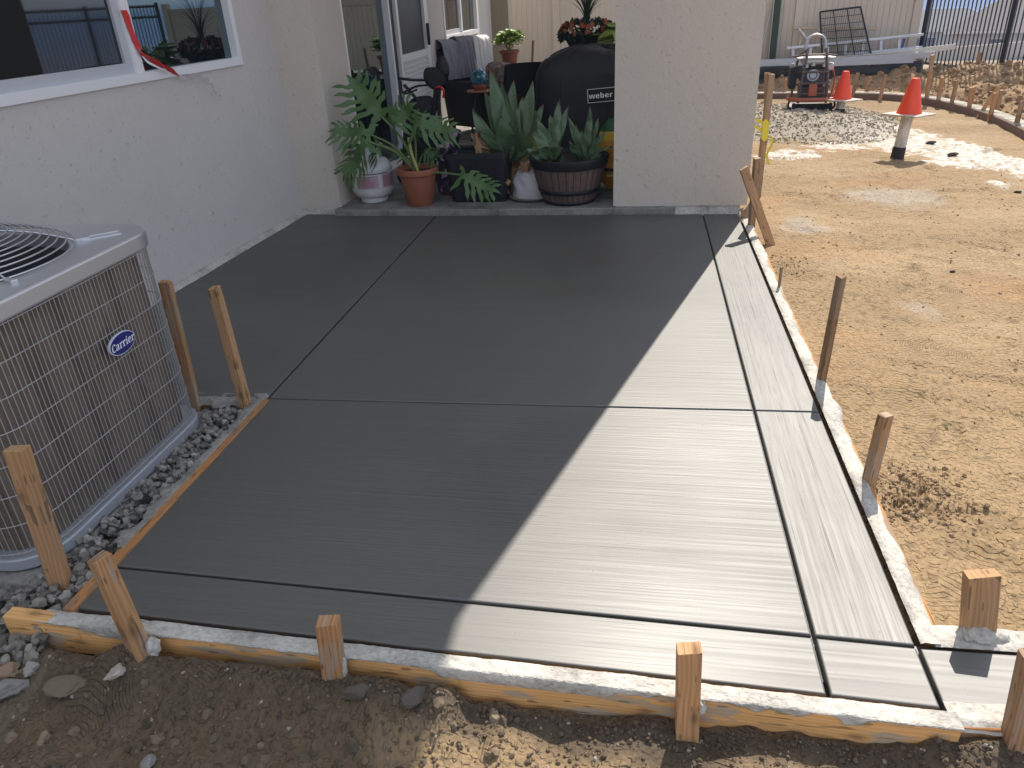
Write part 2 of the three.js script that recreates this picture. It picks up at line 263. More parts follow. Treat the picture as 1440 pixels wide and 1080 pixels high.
  const bump = tex(2048, 2048, (u, v) => { // 2.4 m tile: grains, crumbs, boot treads
    let hgt = .4 + .16 * (fbm(u * 96, v * 96, 3, 361, 96) - .5) + .34 * (fbm(u * 330, v * 330, 3, 365, 330) - .5) + .42 * (fbm(u * 26, v * 26, 4, 363, 26) - .5) + .26 * sst(.66, .8, vn(u * 260, v * 260, 367, 260)) + .2 * sst(.72, .82, vn(u * 120, v * 120, 369, 120));
    for (const [pu, pv, a, s] of prints) { let dx = (u - pu + 1.5) % 1 - .5, dy = (v - pv + 1.5) % 1 - .5; dx *= 2.4; dy *= 2.4; const lx = (dx * Math.cos(a) + dy * Math.sin(a)) / s, ly = (-dx * Math.sin(a) + dy * Math.cos(a)) / s; if (Math.abs(lx) < .16 && Math.abs(ly) < .06) { const w = .046 + .012 * Math.sin(lx * 18); const m = sst(w, w - .012, Math.abs(ly)) * sst(.15, .13, Math.abs(lx)); if (m > 0) { const t = .5 + .5 * Math.sin((lx + .25 * Math.abs(ly)) * 6.283 / .019); hgt = mix(hgt, hgt * .4 + (t > .5 ? .42 : .0), m * .85 * sst(.35, .5, vn(u * 30, v * 30, 371, 30))); } } }
    return hgt;
  }, { m: [2.4, 2.4] });
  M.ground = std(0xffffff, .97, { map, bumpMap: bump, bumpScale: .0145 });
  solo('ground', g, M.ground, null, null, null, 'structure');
}

// ------------------------------------------------------------------ the new concrete patio: panels parted by tooled joints
const ZB = -.035;
const X0 = z => -1.436 - .0068 + z / 3.86 * .0136, X1 = z => .413 - .0124 + z / 3.86 * .0248, X2 = z => .639 - .0106 + z / 3.86 * .0212;
function lerpZ(k, x) { const s = [0, -.0239, .0268, .0304][k], z = [0, 2.66, 3.693, 3.86][k]; return z + s * ((x + .3985) / 1.0375); }
const patio = new THREE.Group(); patio.name = 'patio'; patio.userData.kind = 'structure'; scene.add(patio);
function panel(pts, mat, gap = .004, name = 'panel', th = .12) {
  const c = pts.reduce((a, p) => [a[0] + p[0] / pts.length, a[1] + p[1] / pts.length], [0, 0]);
  const n = pts.length, area = pts.reduce((s, p, i) => s + p[0] * pts[(i + 1) % n][1] - pts[(i + 1) % n][0] * p[1], 0), sg = area > 0 ? 1 : -1;
  const off = pts.map((p, i) => { const a = pts[(i + n - 1) % n], b = pts[(i + 1) % n]; const e1 = [p[0] - a[0], p[1] - a[1]], e2 = [b[0] - p[0], b[1] - p[1]]; const l1 = Math.hypot(...e1), l2 = Math.hypot(...e2); const n1 = [-e1[1] / l1 * sg, e1[0] / l1 * sg], n2 = [-e2[1] / l2 * sg, e2[0] / l2 * sg]; const k = 1 + n1[0] * n2[0] + n1[1] * n2[1]; const g = gap + .005; return [p[0] + (n1[0] + n2[0]) / k * g, p[1] + (n1[1] + n2[1]) / k * g]; });
  const sh = new THREE.Shape(off.map(p => new THREE.Vector2(p[0], -p[1])));
  const g = new THREE.ExtrudeGeometry(sh, { depth: th, bevelEnabled: true, bevelSize: .005, bevelThickness: .006, bevelSegments: 3, steps: 1 });
  g.rotateX(-Math.PI / 2); g.translate(0, -th - .006, 0);
  return part(name, g, mat, patio);
}
const cr = (fx, k) => { let z = k === 0 ? ZB : 2; for (let i = 0; i < 4; i++) { const x = typeof fx === 'number' ? fx : fx(z); z = k === 0 ? ZB : lerpZ(k, x); } const x = typeof fx === 'number' ? fx : fx(z); return [x, z]; };
const XL = -2.56, XE = 1.75;
panel([[-2.475, ZB - .075], cr(X0, 0), cr(X0, 1), [XL - .03, lerpZ(1, XL)]], M.slab);
panel([cr(X0, 0), cr(X1, 0), cr(X1, 1), cr(X0, 1)], M.slab);
panel([cr(X1, 0), cr(X2, 0), cr(X2, 1), cr(X1, 1)], M.ribbon);
panel([cr(X0, 1), cr(X1, 1), cr(X1, 2), cr(X0, 2)], M.slab);
panel([cr(X1, 1), cr(X2, 1), cr(X2, 2), cr(X1, 2)], M.ribbon);
panel([cr(X0, 2), cr(X1, 2), cr(X1, 3), cr(X0, 3)], M.slab);
panel([cr(X1, 2), cr(X2, 2), cr(X2, 3), cr(X1, 3)], M.slab);
panel([cr(X2, 2), [XE, 3.695], [XE, 3.84], cr(X2, 3)], M.slab);
{ // mortar bed seen at the bottom of the joints
  part('joint_bed', [boxb(XL - .02, .625, -.12, -.019, ZB - .06, 2.64), boxb(-1.44, .625, -.12, -.0192, 2.64, 3.83), boxb(.625, XE, -.12, -.0194, 3.70, 3.83)], M.slab, patio);
}
// ------------------------------------------------------------------ form boards with concrete slopped over them
function formBoard(label, a, b, th, h, side, mat, opt = {}) { // inner top edge runs a->b, board lies to the `side` of it
  const L = Math.hypot(b[0] - a[0], b[1] - a[1]), ang = Math.atan2(-(b[1] - a[1]), b[0] - a[0]);
  const t = thing('form_board', label, 'form board', [(a[0] + b[0]) / 2, 0, (a[1] + b[1]) / 2], ang);
  const g = rbox(L, h, th, .0025, 0, -h / 2 + (opt.y || 0), side * th / 2); jitter(g, .0015, 7, 30); muv(g);
  part('board', g, mat, t); t.updateMatrixWorld(); return t;
}
const fth = .038;
{
  const A = [-1.6, 3.841], B = [.672, 3.8995];
  const t = formBoard('long pale timber form board along the front edge of the slab', A, B, fth, .1, 1, M.form);
  // the crust lies over the wooden edge
  const g2 = surf((u, v) => { const s = mix(-1.5, .672, u), zz = mix(3.841, 3.8995, (s + 1.6) / 2.272), e = fbm(s * 20, 3, 4, 401), e2 = fbm(s * 5.5 + 2, 7, 4, 405), e3 = fbm(s * 60, v * 9, 3, 409), cover = sst(-1.47, -1.3, s + (e - .5) * .1); const k = v * 10; let q, y; const fall = .034 * Math.max(0, sst(.42, .66, e2 + .1 * (e - .5))) * cover + .004 * e; if (k <= 6) { q = mix(-.003, fth + .0025, k / 6); y = .0015 + (.001 + .004 * e3) * cover - (k === 0 ? .004 : 0); if (k === 0) q -= .004 * e; if (cover < .02) y = -.002; } else { q = fth + .0025 + .003 * e3; y = .002 - fall * (k - 6) / 4; if (k > 9.5) q -= .006; } return V(s, y, zz + q); }, 420, 10, [2.2, .12]);
  g2.applyMatrix4(t.matrixWorld.clone().invert());
  part('concrete_splatter', g2, M.crust, t);
}
{
  const t = formBoard('timber form board edging the gravel strip left of the slab', [-1.452, 2.70], [-1.452, 3.84], .034, .09, -1, std([.62, .5, .42], .8, { map: formTex, bumpMap: formBump, bumpScale: .002 }), { y: .006 });
  const g = surf((u, v) => { const s = mix(2.66, 3.6, u), e = fbm(s * 30, 2, 4, 421), e3 = fbm(s * 60, v * 7, 3, 425); const q = mix(.014, -.004 - .032 * e * e * 2, v); return V(-1.452 + q + .006 * (e - .5), .0075 + .004 * e3 - (v < .05 ? .012 : 0) - (v > .95 ? .004 : 0), s); }, 200, 6, [1, .05]);
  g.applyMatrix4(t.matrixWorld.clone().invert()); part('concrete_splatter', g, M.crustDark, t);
}
{
  const xe = z => X2(z) + .034;
  const t = formBoard('timber form board along the right edge of the slab beside the sand', [xe(0), -.02], [xe(3.7), 3.69], .034, .09, -1, std([.66, .58, .5], .85, { map: formTex, bumpMap: formBump, bumpScale: .003 }), { y: -.008 });
  const g = surf((u, v) => { const s = mix(-.02, 3.71, u), e = fbm(s * 14, 2, 4, 431), e1 = fbm(s * 4, 6, 3, 433), e3 = fbm(s * 50, v * 7, 3, 435); const q = mix(-.024, .012 + .026 * e + .022 * sst(.5, .7, e1), v); return V(xe(s) + q, .001 + .004 * e3 - (v < .05 ? .005 : 0) - (v > .95 ? .012 : 0), s); }, 520, 7, [3.6, .08]);
  g.applyMatrix4(t.matrixWorld.clone().invert()); part('concrete_splatter', g, M.crust, t);
}
{
  const A = [.715, 3.683], B = [1.75, 3.658];
  const t = formBoard('timber form board behind the walkway stub at the right edge', A, B, .034, .09, -1, M.form, { y: -.002 });
  const g = surf((u, v) => { const s = mix(.69, 1.75, u), zz = mix(3.683, 3.658, (s - .715) / 1.035), e = fbm(s * 16, 2, 4, 441), e3 = fbm(s * 50, v * 7, 3, 445); return V(s, .001 + .004 * e3 - (v < .05 ? .005 : 0) - (v > .95 ? .01 : 0), zz + mix(.03, -.03 - .02 * e, v)); }, 150, 6, [1, .08]);
  g.applyMatrix4(t.matrixWorld.clone().invert()); part('concrete_splatter', g, M.crust, t);
}
{
  const A = [.674, 3.893], B = [1.75, 3.845];
  const t = formBoard('short timber form board under the walkway stub at the lower right', A, B, .034, .1, 1, std([.8, .62, .5], .8, { map: formTex, bumpMap: formBump, bumpScale: .002 }), { y: -.006 });
  const g = surf((u, v) => { const s = mix(.655, 1.75, u), zz = mix(3.893, 3.845, (s - .674) / 1.076), e = fbm(s * 16, 2, 4, 451), e3 = fbm(s * 50, v * 7, 3, 455); return V(s, -.001 + .004 * e3 - (v < .05 ? .005 : 0) - (v > .95 ? .01 + .014 * e : 0), zz + mix(-.034, .036 + (v > .9 ? .002 : 0), v)); }, 150, 6, [1, .08]);
  g.applyMatrix4(t.matrixWorld.clone().invert()); part('concrete_splatter', g, M.crust, t);
}
{
  const t = formBoard('short form board and rough concrete edge behind the air conditioner', [-2.5, 2.715], [-1.47, 2.68], .034, .09, 1, M.formBrown, { y: -.012 });
  const g = surf((u, v) => { const s = mix(-2.52, -1.44, u), zz = mix(2.70, 2.665, (s + 2.5) / 1.03), e = fbm(s * 18, 2, 4, 461), e3 = fbm(s * 40, v * 7, 3, 465); return V(s, -.004 + .007 * e3 - (v < .05 ? .01 : 0) - (v > .95 ? .016 : 0), zz + mix(-.03, .04 + .05 * e, v)); }, 160, 8, [1, .1]);
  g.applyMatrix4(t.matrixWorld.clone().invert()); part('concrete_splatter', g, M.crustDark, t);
}

// ------------------------------------------------------------------ stakes
function stakeGeo(w, d, L, seed, rough = 0) {
  const g0 = new RoundedBoxGeometry(w, L, d, 2, .0025); const r = mulberry(seed), k = r() * 5, k2 = r() * .18;
  const g = muv(g0); const p = g.attributes.position, uv = g.attributes.uv;
  for (let i = 0; i < p.count; i++) { let x = p.getX(i), y = p.getY(i), z = p.getZ(i); if (y > L / 2 - .02) y += (fbm(x * 90 + k, z * 90, 2, seed) - .5) * (.012 + rough) + x * k2; p.setXYZ(i, x, y, z); uv.setXY(i, uv.getX(i) + k * .13, uv.getY(i) + k * .37); }
  g.computeVertexNormals(); return g;
}
function stake(label, base, top, w, d, yaw, mat, o = {}) {
  const b = V(...base), t = V(...top), dir = t.clone().sub(b).normalize(), b2 = b.clone().addScaledVector(dir, -(o.bury ?? .12)), L = t.distanceTo(b2);
  const g = stakeGeo(w, d, L, o.seed || 5, o.rough || 0); g.rotateY(yaw); g.applyQuaternion(new THREE.Quaternion().setFromUnitVectors(V(0, 1, 0), dir));
  const c = b2.clone().add(t).multiplyScalar(.5).sub(b); g.translate(c.x, c.y, c.z);
  const m = new THREE.Mesh(g, mat); m.name = numbered(o.name || 'wooden_stake'); m.castShadow = m.receiveShadow = true; m.position.copy(b); scene.add(m);
  return tag(m, label, 'stake', o.group);
}
const W0 = M.wood[0], W1 = M.wood[1], W2 = M.wood[2];
stake('wide wooden stake standing in front of the air conditioner, at the left edge', [-1.56, -.06, 3.722], [-1.528, .418, 3.715], .052, .034, .15, W0, { seed: 3, rough: .012 });
stake('concrete-smeared wooden stake leaning back over the front left corner of the form', [-1.155, -.09, 3.945], [-1.205, .266, 3.915], .032, .044, -.35, W1, { seed: 7 });
stake('short wooden stake in front of the form, its side smeared with concrete', [-.683, -.09, 3.928], [-.666, .141, 3.928], .05, .034, .12, W1, { seed: 9 });
stake('short reddish stake with clean cut top at the middle of the sunny front form', [.131, -.1, 3.947], [.121, .171, 3.945], .049, .034, .06, W0, { seed: 13 });
stake('wide short stake at the far right of the slab casting a square shadow', [.80, -.03, 3.66], [.772, .166, 3.65], .068, .034, .05, W0, { seed: 17 });
stake('nailed stake cropped by the lower right corner of the frame', [.79, -.1, 3.925], [.748, .23, 3.945], .052, .036, .1, W2, { seed: 19 });
stake('stake with split top beside the churned sand, leaning right', [.706, -.03, 3.05], [.716, .235, 3.05], .032, .032, .5, W1, { seed: 23, rough: .02 });
stake('tall weathered grey-brown stake midway along the right form', [.694, -.03, 2.382], [.708, .415, 2.382], .024, .03, .5, M.woodWeather, { seed: 29 });
stake('thin dark stub stake, the shortest along the right form', [.685, -.04, 1.374], [.687, .108, 1.374], .012, .012, .2, M.woodWeather, { seed: 31, name: 'stub_stake' });
stake('brown brace stake lying diagonally against the upright by the column', [.772, -.05, .462], [.584, .388, .40], .05, .03, .1, W0, { seed: 37, bury: .02, name: 'brace_stake' });
stake('upright stake crossed by the diagonal brace near the column', [.684, -.05, .237], [.678, .412, .237], .036, .036, .3, W2, { seed: 41 });
stake('tallest stake at the column corner, tied with yellow tape', [.842, -.05, -.733], [.853, .79, -.733], .042, .036, .2, W2, { seed: 43 });
stake('brown stake partly hidden behind the air conditioner', [-1.722, -.05, 2.735], [-1.702, .5, 2.735], .04, .032, .15, W1, { seed: 47 });
stake('orange-brown stake standing between the air conditioner and the slab joint', [-1.503, -.04, 2.73], [-1.517, .478, 2.73], .04, .032, -.1, W0, { seed: 53 });
{ // concrete slopped on the feet of four stakes
  const blob = (o, cx, cy, cz, w, h, d, seed) => { const g = new THREE.IcosahedronGeometry(1, 12); const p = g.attributes.position; for (let i = 0; i < p.count; i++) { const x = p.getX(i), y = p.getY(i), z = p.getZ(i), k = .55 + .9 * fbm(x * 2.2 + seed, y * 2.2 + z * 1.7, 4, seed); p.setXYZ(i, cx + x * w * k, cy + y * h * k, cz + z * d * k); } const q = mergeVertices((() => { g.deleteAttribute('normal'); g.deleteAttribute('uv'); return g; })(), 1e-5); q.computeVertexNormals(); part('concrete_splatter', muv(q), M.crust, o); };
  const by = k => scene.children.find(o => o.userData.label && o.userData.label.startsWith(k));
  blob(by('concrete-smeared'), .012, .086, -.022, .018, .026, .016, 3); blob(by('short wooden stake in front'), .026, .07, -.004, .009, .05, .016, 5); blob(by('short reddish'), .02, .082, -.016, .018, .02, .012, 7); blob(by('wide short stake'), -.002, .034, .012, .052, .022, .026, 9);
}
{ // low stub of timber by the column foot
  const g = box(.034, .12, .05); g.rotateZ(.5); solo('timber_offcut', move(g, .67, .0, .06), W2, 'dark timber offcut behind the crossed stakes at the column foot', 'timber offcut');
}
// yellow tape on the tall stake
{
  const t = thing('caution_tape', 'yellow tape knotted round the tallest stake by the column', 'tape', [.848, .42, -.733]);
  const ym = std([.72, .62, .05], .5, { side: THREE.DoubleSide });
  const wrap = surf((u, v) => { const a = u * Math.PI * 2; const sq = 1 / Math.max(Math.abs(Math.cos(a)), Math.abs(Math.sin(a))); return V(Math.cos(a) * .024 * sq, (v - .5) * .13 + .012 * Math.sin(a * 3 + v * 9), Math.sin(a) * .022 * sq + .002); }, 28, 7, [1, 1], true);
  part('wrap', wrap, ym, t);
  part('tail', surf((u, v) => V(.03 + .02 * u + .012 * Math.sin(v * 7) , -.04 - .2 * v, .03 + .016 * Math.sin(v * 5 + u)), 2, 12), ym, t);
  for (const k of [0, 1]) part('strand', surf((u, v) => V(-.02 - .15 * v, .05 - k * .05 + .06 * v + (u - .5) * .022, .0 - .05 * v), 2, 8), ym, t);
}

// ------------------------------------------------------------------ the house
const house = thing('house', 'grey-beige stucco house with white windows, on the left and over the porch', 'house');
const wallAng = Math.atan2(-.047, 1); // the left wall turns slightly away from the slab
const LW = new THREE.Group(); LW.position.set(-2.483, 0, -.12); LW.rotation.y = wallAng; LW.updateMatrixWorld();
const lw = g => { const q = g.clone(); q.applyMatrix4(LW.matrixWorld); return q; }; // local: +z along the wall towards the camera, +x out of it
const SW0 = .45, SW1 = 2.95, SY0 = 1.06, SY1 = 2.3;
part('wall', [
  boxb(-.25, 0, -.02, SY0, -.3, 7), boxb(-.25, 0, SY1, 6.3, -.3, 7), boxb(-.25, 0, SY0, SY1, -.3, SW0), boxb(-.25, 0, SY0, SY1, SW1, 7),
].map(lw), M.stucco, house);
part('wall', [boxb(-2.75, -2.18, .035, 6.3, -.66, -.121)], M.stuccoColumn, house);
// base: rough foundation edge under the stucco
{
  const g = surf((u, v) => { const s = mix(-.05, 4.2, u), e = fbm(s * 9, v * 3, 4, 501), e2 = fbm(s * 30, v * 5, 3, 503); return V(.002 + v * (.028 + .022 * e) + .004 * e2 * v, .026 - .03 * v * v + .006 * (e2 - .5) * (v > .1 ? 1 : 0) - (v > .97 ? .01 : 0), s); }, 420, 6, [4.2, .08]);
  part('foundation_edge', lw(g), M.crust, house);
  const g2 = surf((u, v) => { const x = mix(-2.5, -2.17, u), e = fbm(x * 14, v * 3, 4, 505), e2 = fbm(x * 40, v * 6, 3, 507); return V(x, .038 - .046 * v + .006 * (e2 - .5), -.122 + .006 + .02 * e * v + .016 * v); }, 60, 6, [.33, .06]);
  part('foundation_edge', [g2, boxb(-2.5, -2.178, -.1, .034, -.66, -.118)], M.crust, house);
}
// big two-part window on the left wall
function windowUnit(parent, xf, s0, s1, y0, y1, meet, fr = .045, screenFirst = true, glassA = M.glass, glassB = M.darkGlass) {
  const w = part('window', [boxb(-.06, .014, y0, y0 + fr, s0, s1), boxb(-.06, .014, y1 - fr, y1, s0, s1), boxb(-.06, .0135, y0 + fr, y1 - fr, s0, s0 + fr), boxb(-.06, .0135, y0 + fr, y1 - fr, s1 - fr, s1), boxb(-.06, .009, y0 + fr, y1 - fr, meet - .03, meet + .03)].map(xf), M.whiteVinyl, parent);
  part('pane', xf(boxb(-.05, -.03, y0 + fr, y1 - fr, s0 + fr, meet - .03)), glassA, w);
  const f2 = .05; const a = meet + .03, b = s1 - fr;
  part('sash', [boxb(-.055, -.006, y0 + fr, y0 + fr + f2, a, b), boxb(-.055, -.006, y1 - fr - f2, y1 - fr, a, b), boxb(-.055, -.0065, y0 + fr + f2, y1 - fr - f2, a, a + f2), boxb(-.055, -.0065, y0 + fr + f2, y1 - fr - f2, b - f2, b)].map(xf), std([.5, .51, .54], .5), w);
  part('insect_screen', xf(boxb(-.03, -.022, y0 + fr + f2, y1 - fr - f2, a + f2, b - f2)), glassB, w);
  return w;
}
windowUnit(house, lw, SW0, SW1, SY0, SY1, 1.435);
// porch side wall, x = -2.2
const pw = g => move(g.clone(), -2.2, 0, 0);
part('wall', [boxb(-.3, 0, .045, 2.62, -6.55, -5.56), boxb(-.3, 0, .045, .95, -5.56, -3.74), boxb(-.3, 0, 2.1, 2.62, -5.56, -3.74), boxb(-.3, 0, .045, 2.62, -3.74, -3.07), boxb(-.3, 0, 2.15, 2.62, -3.07, -.66)].map(pw), M.stucco, house);
{ const m = g => pw(g); windowUnit(house, g => { const q = g.clone(); q.applyMatrix4(new THREE.Matrix4().makeScale(1, 1, 1)); return m(q); }, -5.56, -3.74, .95, 2.1, -4.62, .05, false, M.glass, M.darkGlass); }
part('pilaster', boxb(-2.5, -1.95, .0, 2.62, -6.9, -6.551), std([.42, .38, .3], .95, { map: stuccoCol, bumpMap: stuccoBump, bumpScale: .004 }), house);
// sliding door: fixed glass leaf and a screen leaf with louvred kick panel
{
  const d = part('patio_door', [boxb(-.1, .012, .045, .08, -3.07, -.66), boxb(-.1, .012, 2.1, 2.15, -3.07, -.66), boxb(-.1, .0125, .08, 2.1, -.71, -.66), boxb(-.1, .0125, .08, 2.1, -3.07, -3.0), boxb(-.1, .004, .08, 2.1, -1.86, -1.82)].map(pw), M.whiteVinyl, house);
  part('pane', pw(boxb(-.06, -.05, .08, 2.1, -1.82, -.71)), M.glass, d);
  part('leaf_frame', [boxb(-.05, -.002, .08, 2.1, -1.93, -1.865), boxb(-.07, -.012, .08, 2.1, -1.99, -1.94)].map(pw), M.black, d);
  const s = part('screen_door', [boxb(-.03, .016, .08, 2.1, -2.06, -2.0), boxb(-.03, .016, .08, 2.1, -2.99, -2.93), boxb(-.03, .0155, .87, .93, -2.93, -2.06), boxb(-.03, .0155, .08, .14, -2.93, -2.06), boxb(-.03, .0155, 2.03, 2.1, -2.93, -2.06)].map(pw), M.whiteVinyl, house);
  part('insect_screen', pw(boxb(-.02, -.012, .93, 2.03, -2.93, -2.06)), M.screen, s);
  const lou = []; for (let i = 0; i < 18; i++) { const g = box(.01, .046, .85); g.rotateZ(-.5); lou.push(pw(move(g, .0, .165 + i * .04, -2.495))); }
  for (const g of lou) part('louvre', g, M.whiteVinyl, s);
  part('handle', pw(rbox(.03, .2, .025, .01, .03, 1.06, -2.965)), M.black, s);
}
// upper storey and porch roof
part('upper_storey', [boxb(-7, .682, 2.6, 6.3, -5.0, -.052), boxb(-7, -2.75, -.1, 6.3, -6.5, -.3), boxb(-7, -2.75, -.1, 6.3, -.3, 7)], M.stucco, house);
// porch column
const colB = -.5;
part('column', boxb(-.197, .682, .052, 2.6, colB, -.05), M.stuccoColumn, house);
part('column_foot', [surf((u, v) => { const x = mix(-.175, .632, u), e = fbm(x * 12, v * 4, 4, 511); return V(x, .056 - .07 * v, -.058 + .012 * e * v + .012 * v); }, 90, 6, [.8, .07]), boxb(-.18, .64, -.1, .051, colB + .02, -.06)], M.crust, house);
part('column', boxb(.2, .682, -.05, 2.6, -4.95, -4.5), M.stuccoColumn, house);
// roof eaves out of frame close the top
part('roof', [boxb(-7.3, .95, 6.301, 6.5, -5.3, .25)], std([.2, .15, .12], .9), house);
// porch floor
{
  const g = new THREE.Group(); g.name = 'porch_floor'; g.userData.kind = 'structure'; scene.add(g);
  const q = new RoundedBoxGeometry(2.42, .2, 6.5, 2, .008); q.translate(-.99, -.055, -3.285); part('slab', muv(q), M.porchSlab, g);
  part('slab', boxb(.223, .6, -.15, -.02, -6.5, -.52), M.porchSlab, g);
}
// torn red tape at the window, and the film trailing from it
{
  const t = thing('torn_red_tape', 'torn strip of red tape peeling off the white window frame', 'tape');
  const rm = std([.6, .03, .03], .5, { side: THREE.DoubleSide }), P = (s, y, o) => { const v = V(o, y, s); v.applyMatrix4(LW.matrixWorld); return v; };
  const path = [[1.452, 1.39, .012], [1.435, 1.3, .012], [1.42, 1.235, .014], [1.395, 1.18, .02], [1.33, 1.14, .035], [1.25, 1.11, .03], [1.15, 1.062, .02]].map(p => V(p[2], p[1], p[0])); const c = new THREE.CatmullRomCurve3(path);
  part('strip', surf((u, v) => { const q = c.getPoint(v), w = mix(.05, .03, v) * (v > .9 ? 1 - (v - .9) * 9 : 1) * (1 + .25 * (fbm(v * 22, u * 2, 2, 521) - .5)); const n = v < .55 ? V(0, 0, 1) : V(.3, .8, .4); const k = V(0, 0, 0).copy(q).addScaledVector(n, (u - .5) * w); k.x += .012 * Math.sin(v * 26 + u * 3) * (v > .4 ? 1 : .15); return k.applyMatrix4(LW.matrixWorld); }, 4, 60), rm, t);
  part('backing', surf((u, v) => { const q = c.getPoint(.35 + v * .65); const k = q.clone().add(V(.004, -.022 + (u - .5) * .02 * (1 - v), .0)); return k.applyMatrix4(LW.matrixWorld); }, 2, 40), std([.75, .72, .72], .6, { side: THREE.DoubleSide }), t);
  const c2 = new THREE.CatmullRomCurve3([[1.15, 1.06, .02], [1.02, 1.035, .04], [.93, 1.02, .045], [.88, .97, .04], [.82, .905, .03]].map(p => V(p[2], p[1], p[0])));
  part('film', surf((u, v) => { const q = c2.getPoint(v); const k = q.clone().add(V(.01 * Math.sin(v * 31 + u * 4), (u - .5) * (.012 + .03 * fbm(v * 9, 2, 2, 523)), .01 * Math.cos(v * 23))); return k.applyMatrix4(LW.matrixWorld); }, 4, 60), phy([.85, .85, .87], .25, { transmission: .8, thickness: 0, side: THREE.DoubleSide }), t);
}

// ------------------------------------------------------------------ air conditioner
const AC = [-2.083, 3.235], ACw = .9, ACr = .135, ACy = -.03, ACh = .757;
function rr(w, r, n = 10) { const o = []; const h = w / 2 - r; for (const [cx, cz, a0] of [[h, h, 0], [-h, h, Math.PI / 2], [-h, -h, Math.PI], [h, -h, Math.PI * 1.5]]) for (let i = 0; i <= n; i++) { const a = a0 + i / n * Math.PI / 2; o.push([cx + r * Math.cos(a), cz + r * Math.sin(a)]); } return o; }
function rrShape(w, r) { return new THREE.Shape(rr(w, r).map(p => new THREE.Vector2(...p))); }
function plateY(sh, y0, h, bev = .004) { const g = new THREE.ExtrudeGeometry(sh, { depth: h - 2 * bev, bevelEnabled: bev > 0, bevelSize: bev, bevelThickness: bev, bevelSegments: 3, curveSegments: 48 }); g.rotateX(-Math.PI / 2); g.translate(0, y0 + bev, 0); return g; }
{
  const t = thing('air_conditioner', 'large grey outdoor air conditioner with wire grille and blue oval badge', 'air conditioner', [AC[0], ACy, AC[1]]);
  const grey = phy([.40, .42, .46], .35, { metalness: .25, clearcoat: .3, clearcoatRoughness: .3 });
  part('base_pan', plateY(rrShape(ACw + .012, ACr), .004, .038, .005), grey, t);
  // coil: fins seen edge on
  const finTex = tex(1024, 1024, (u, v) => { const l = .5 + .5 * Math.sin(v * 6.283 * 190), band = fbm(u * 40, v * 1, 3, 601, 40, 1), col = vn(u * 110, v * 2, 603, 110, 2), dent = sst(.6, .74, fbm(u * 70, v * 16, 3, 607, 70, 16)); let c = mx3([.19, .15, .115], [.33, .265, .2], sst(.25, .75, band * .4 + col * .3 + vn(u * 210, .5, 611, 210, 1) * .3)); c = sc3(c, .3 + .7 * l); return mx3(c, sc3([.44, .38, .3], .4 + .6 * l), dent * .3); }, { color: true, m: [1.8, .78] });
  const coilM = std(0xffffff, .55, { map: finTex, metalness: .3, side: THREE.DoubleSide });
  const path = rr(ACw - .07, ACr - .03, 12), per = []; let L = 0; path.forEach((p, i) => { const q = path[(i + path.length - 1) % path.length]; if (i) L += Math.hypot(p[0] - q[0], p[1] - q[1]); per.push(L); });
  { const P = [], U = [], I = []; const n = path.length; for (let k = 0; k <= n; k++) { const p = path[k % n], s = k < n ? per[k] : L + Math.hypot(path[0][0] - path[n - 1][0], path[0][1] - path[n - 1][1]); for (const y of [.045, ACh - .05]) { P.push(p[0], y, p[1]); U.push(s, y); } } for (let k = 0; k < n; k++) { const a = k * 2; I.push(a, a + 1, a + 2, a + 2, a + 1, a + 3); } const g = new THREE.BufferGeometry(); g.setAttribute('position', new THREE.Float32BufferAttribute(P, 3)); g.setAttribute('uv', new THREE.Float32BufferAttribute(U, 2)); g.setIndex(I); g.computeVertexNormals(); part('coil', g, coilM, t); }
  // grille of separate wires
  const gr = new THREE.Group(); gr.name = 'grille'; t.add(gr);
  const wireM = std([.46, .45, .45], .42, { metalness: .4 });
  const gp = rr(ACw - .004, ACr - .002, 24), curve = new THREE.CurvePath(); const pts = gp.map(p => V(p[0], 0, p[1])); let tot = 0; const acc = [0]; for (let i = 1; i <= pts.length; i++) { tot += pts[i % pts.length].distanceTo(pts[i - 1]); acc.push(tot); }
  const at = s => { s = mod(s, tot); let i = 0; while (acc[i + 1] < s) i++; const f = (s - acc[i]) / (acc[i + 1] - acc[i]); return pts[i % pts.length].clone().lerp(pts[(i + 1) % pts.length], f); };
  const NW = 196, wg = new THREE.CylinderGeometry(.0013, .0013, ACh - .09, 6, 1);
  for (let i = 0; i < NW; i++) { const p = at(i / NW * tot); const m = part('wire', wg, wireM, gr); m.position.set(p.x, .045 + (ACh - .09) / 2, p.z); }
  for (let i = 0; i < 8; i++) { const y = .055 + i * (ACh - .115) / 7; const g = new THREE.TubeGeometry(new THREE.CatmullRomCurve3(gp.filter((_, k) => k % 3 === 0).map(p => V(p[0] * 1.004, y, p[1] * 1.004)), true, 'centripetal'), 160, .0016, 5, true); part('wire', g, wireM, gr); }
  // lid with fan opening
  const lid = rrShape(ACw + .004, ACr), hole = new THREE.Path(); hole.absarc(0, 0, .365, 0, Math.PI * 2, true); lid.holes.push(hole);
  const lidM = phy([.58, .585, .6], .3, { metalness: .6, clearcoat: .3, clearcoatRoughness: .25 });
  const lp = part('lid', plateY(lid, ACh - .055, .055, .008), lidM, t);
  // pressed ribs on the lid corners, and the fan well
  for (const [sx, sz] of [[1, -1], [-1, -1], [1, 1], [-1, 1]]) for (const k of [0, 1]) { const g = rbox(.012, .006, .12, .003, 0, 0, 0); g.rotateY(sx * sz * Math.PI / 4); part('rib', move(g, sx * (.32 + k * .03), ACh + .001, sz * (.32 - k * .03)), lidM, lp); }
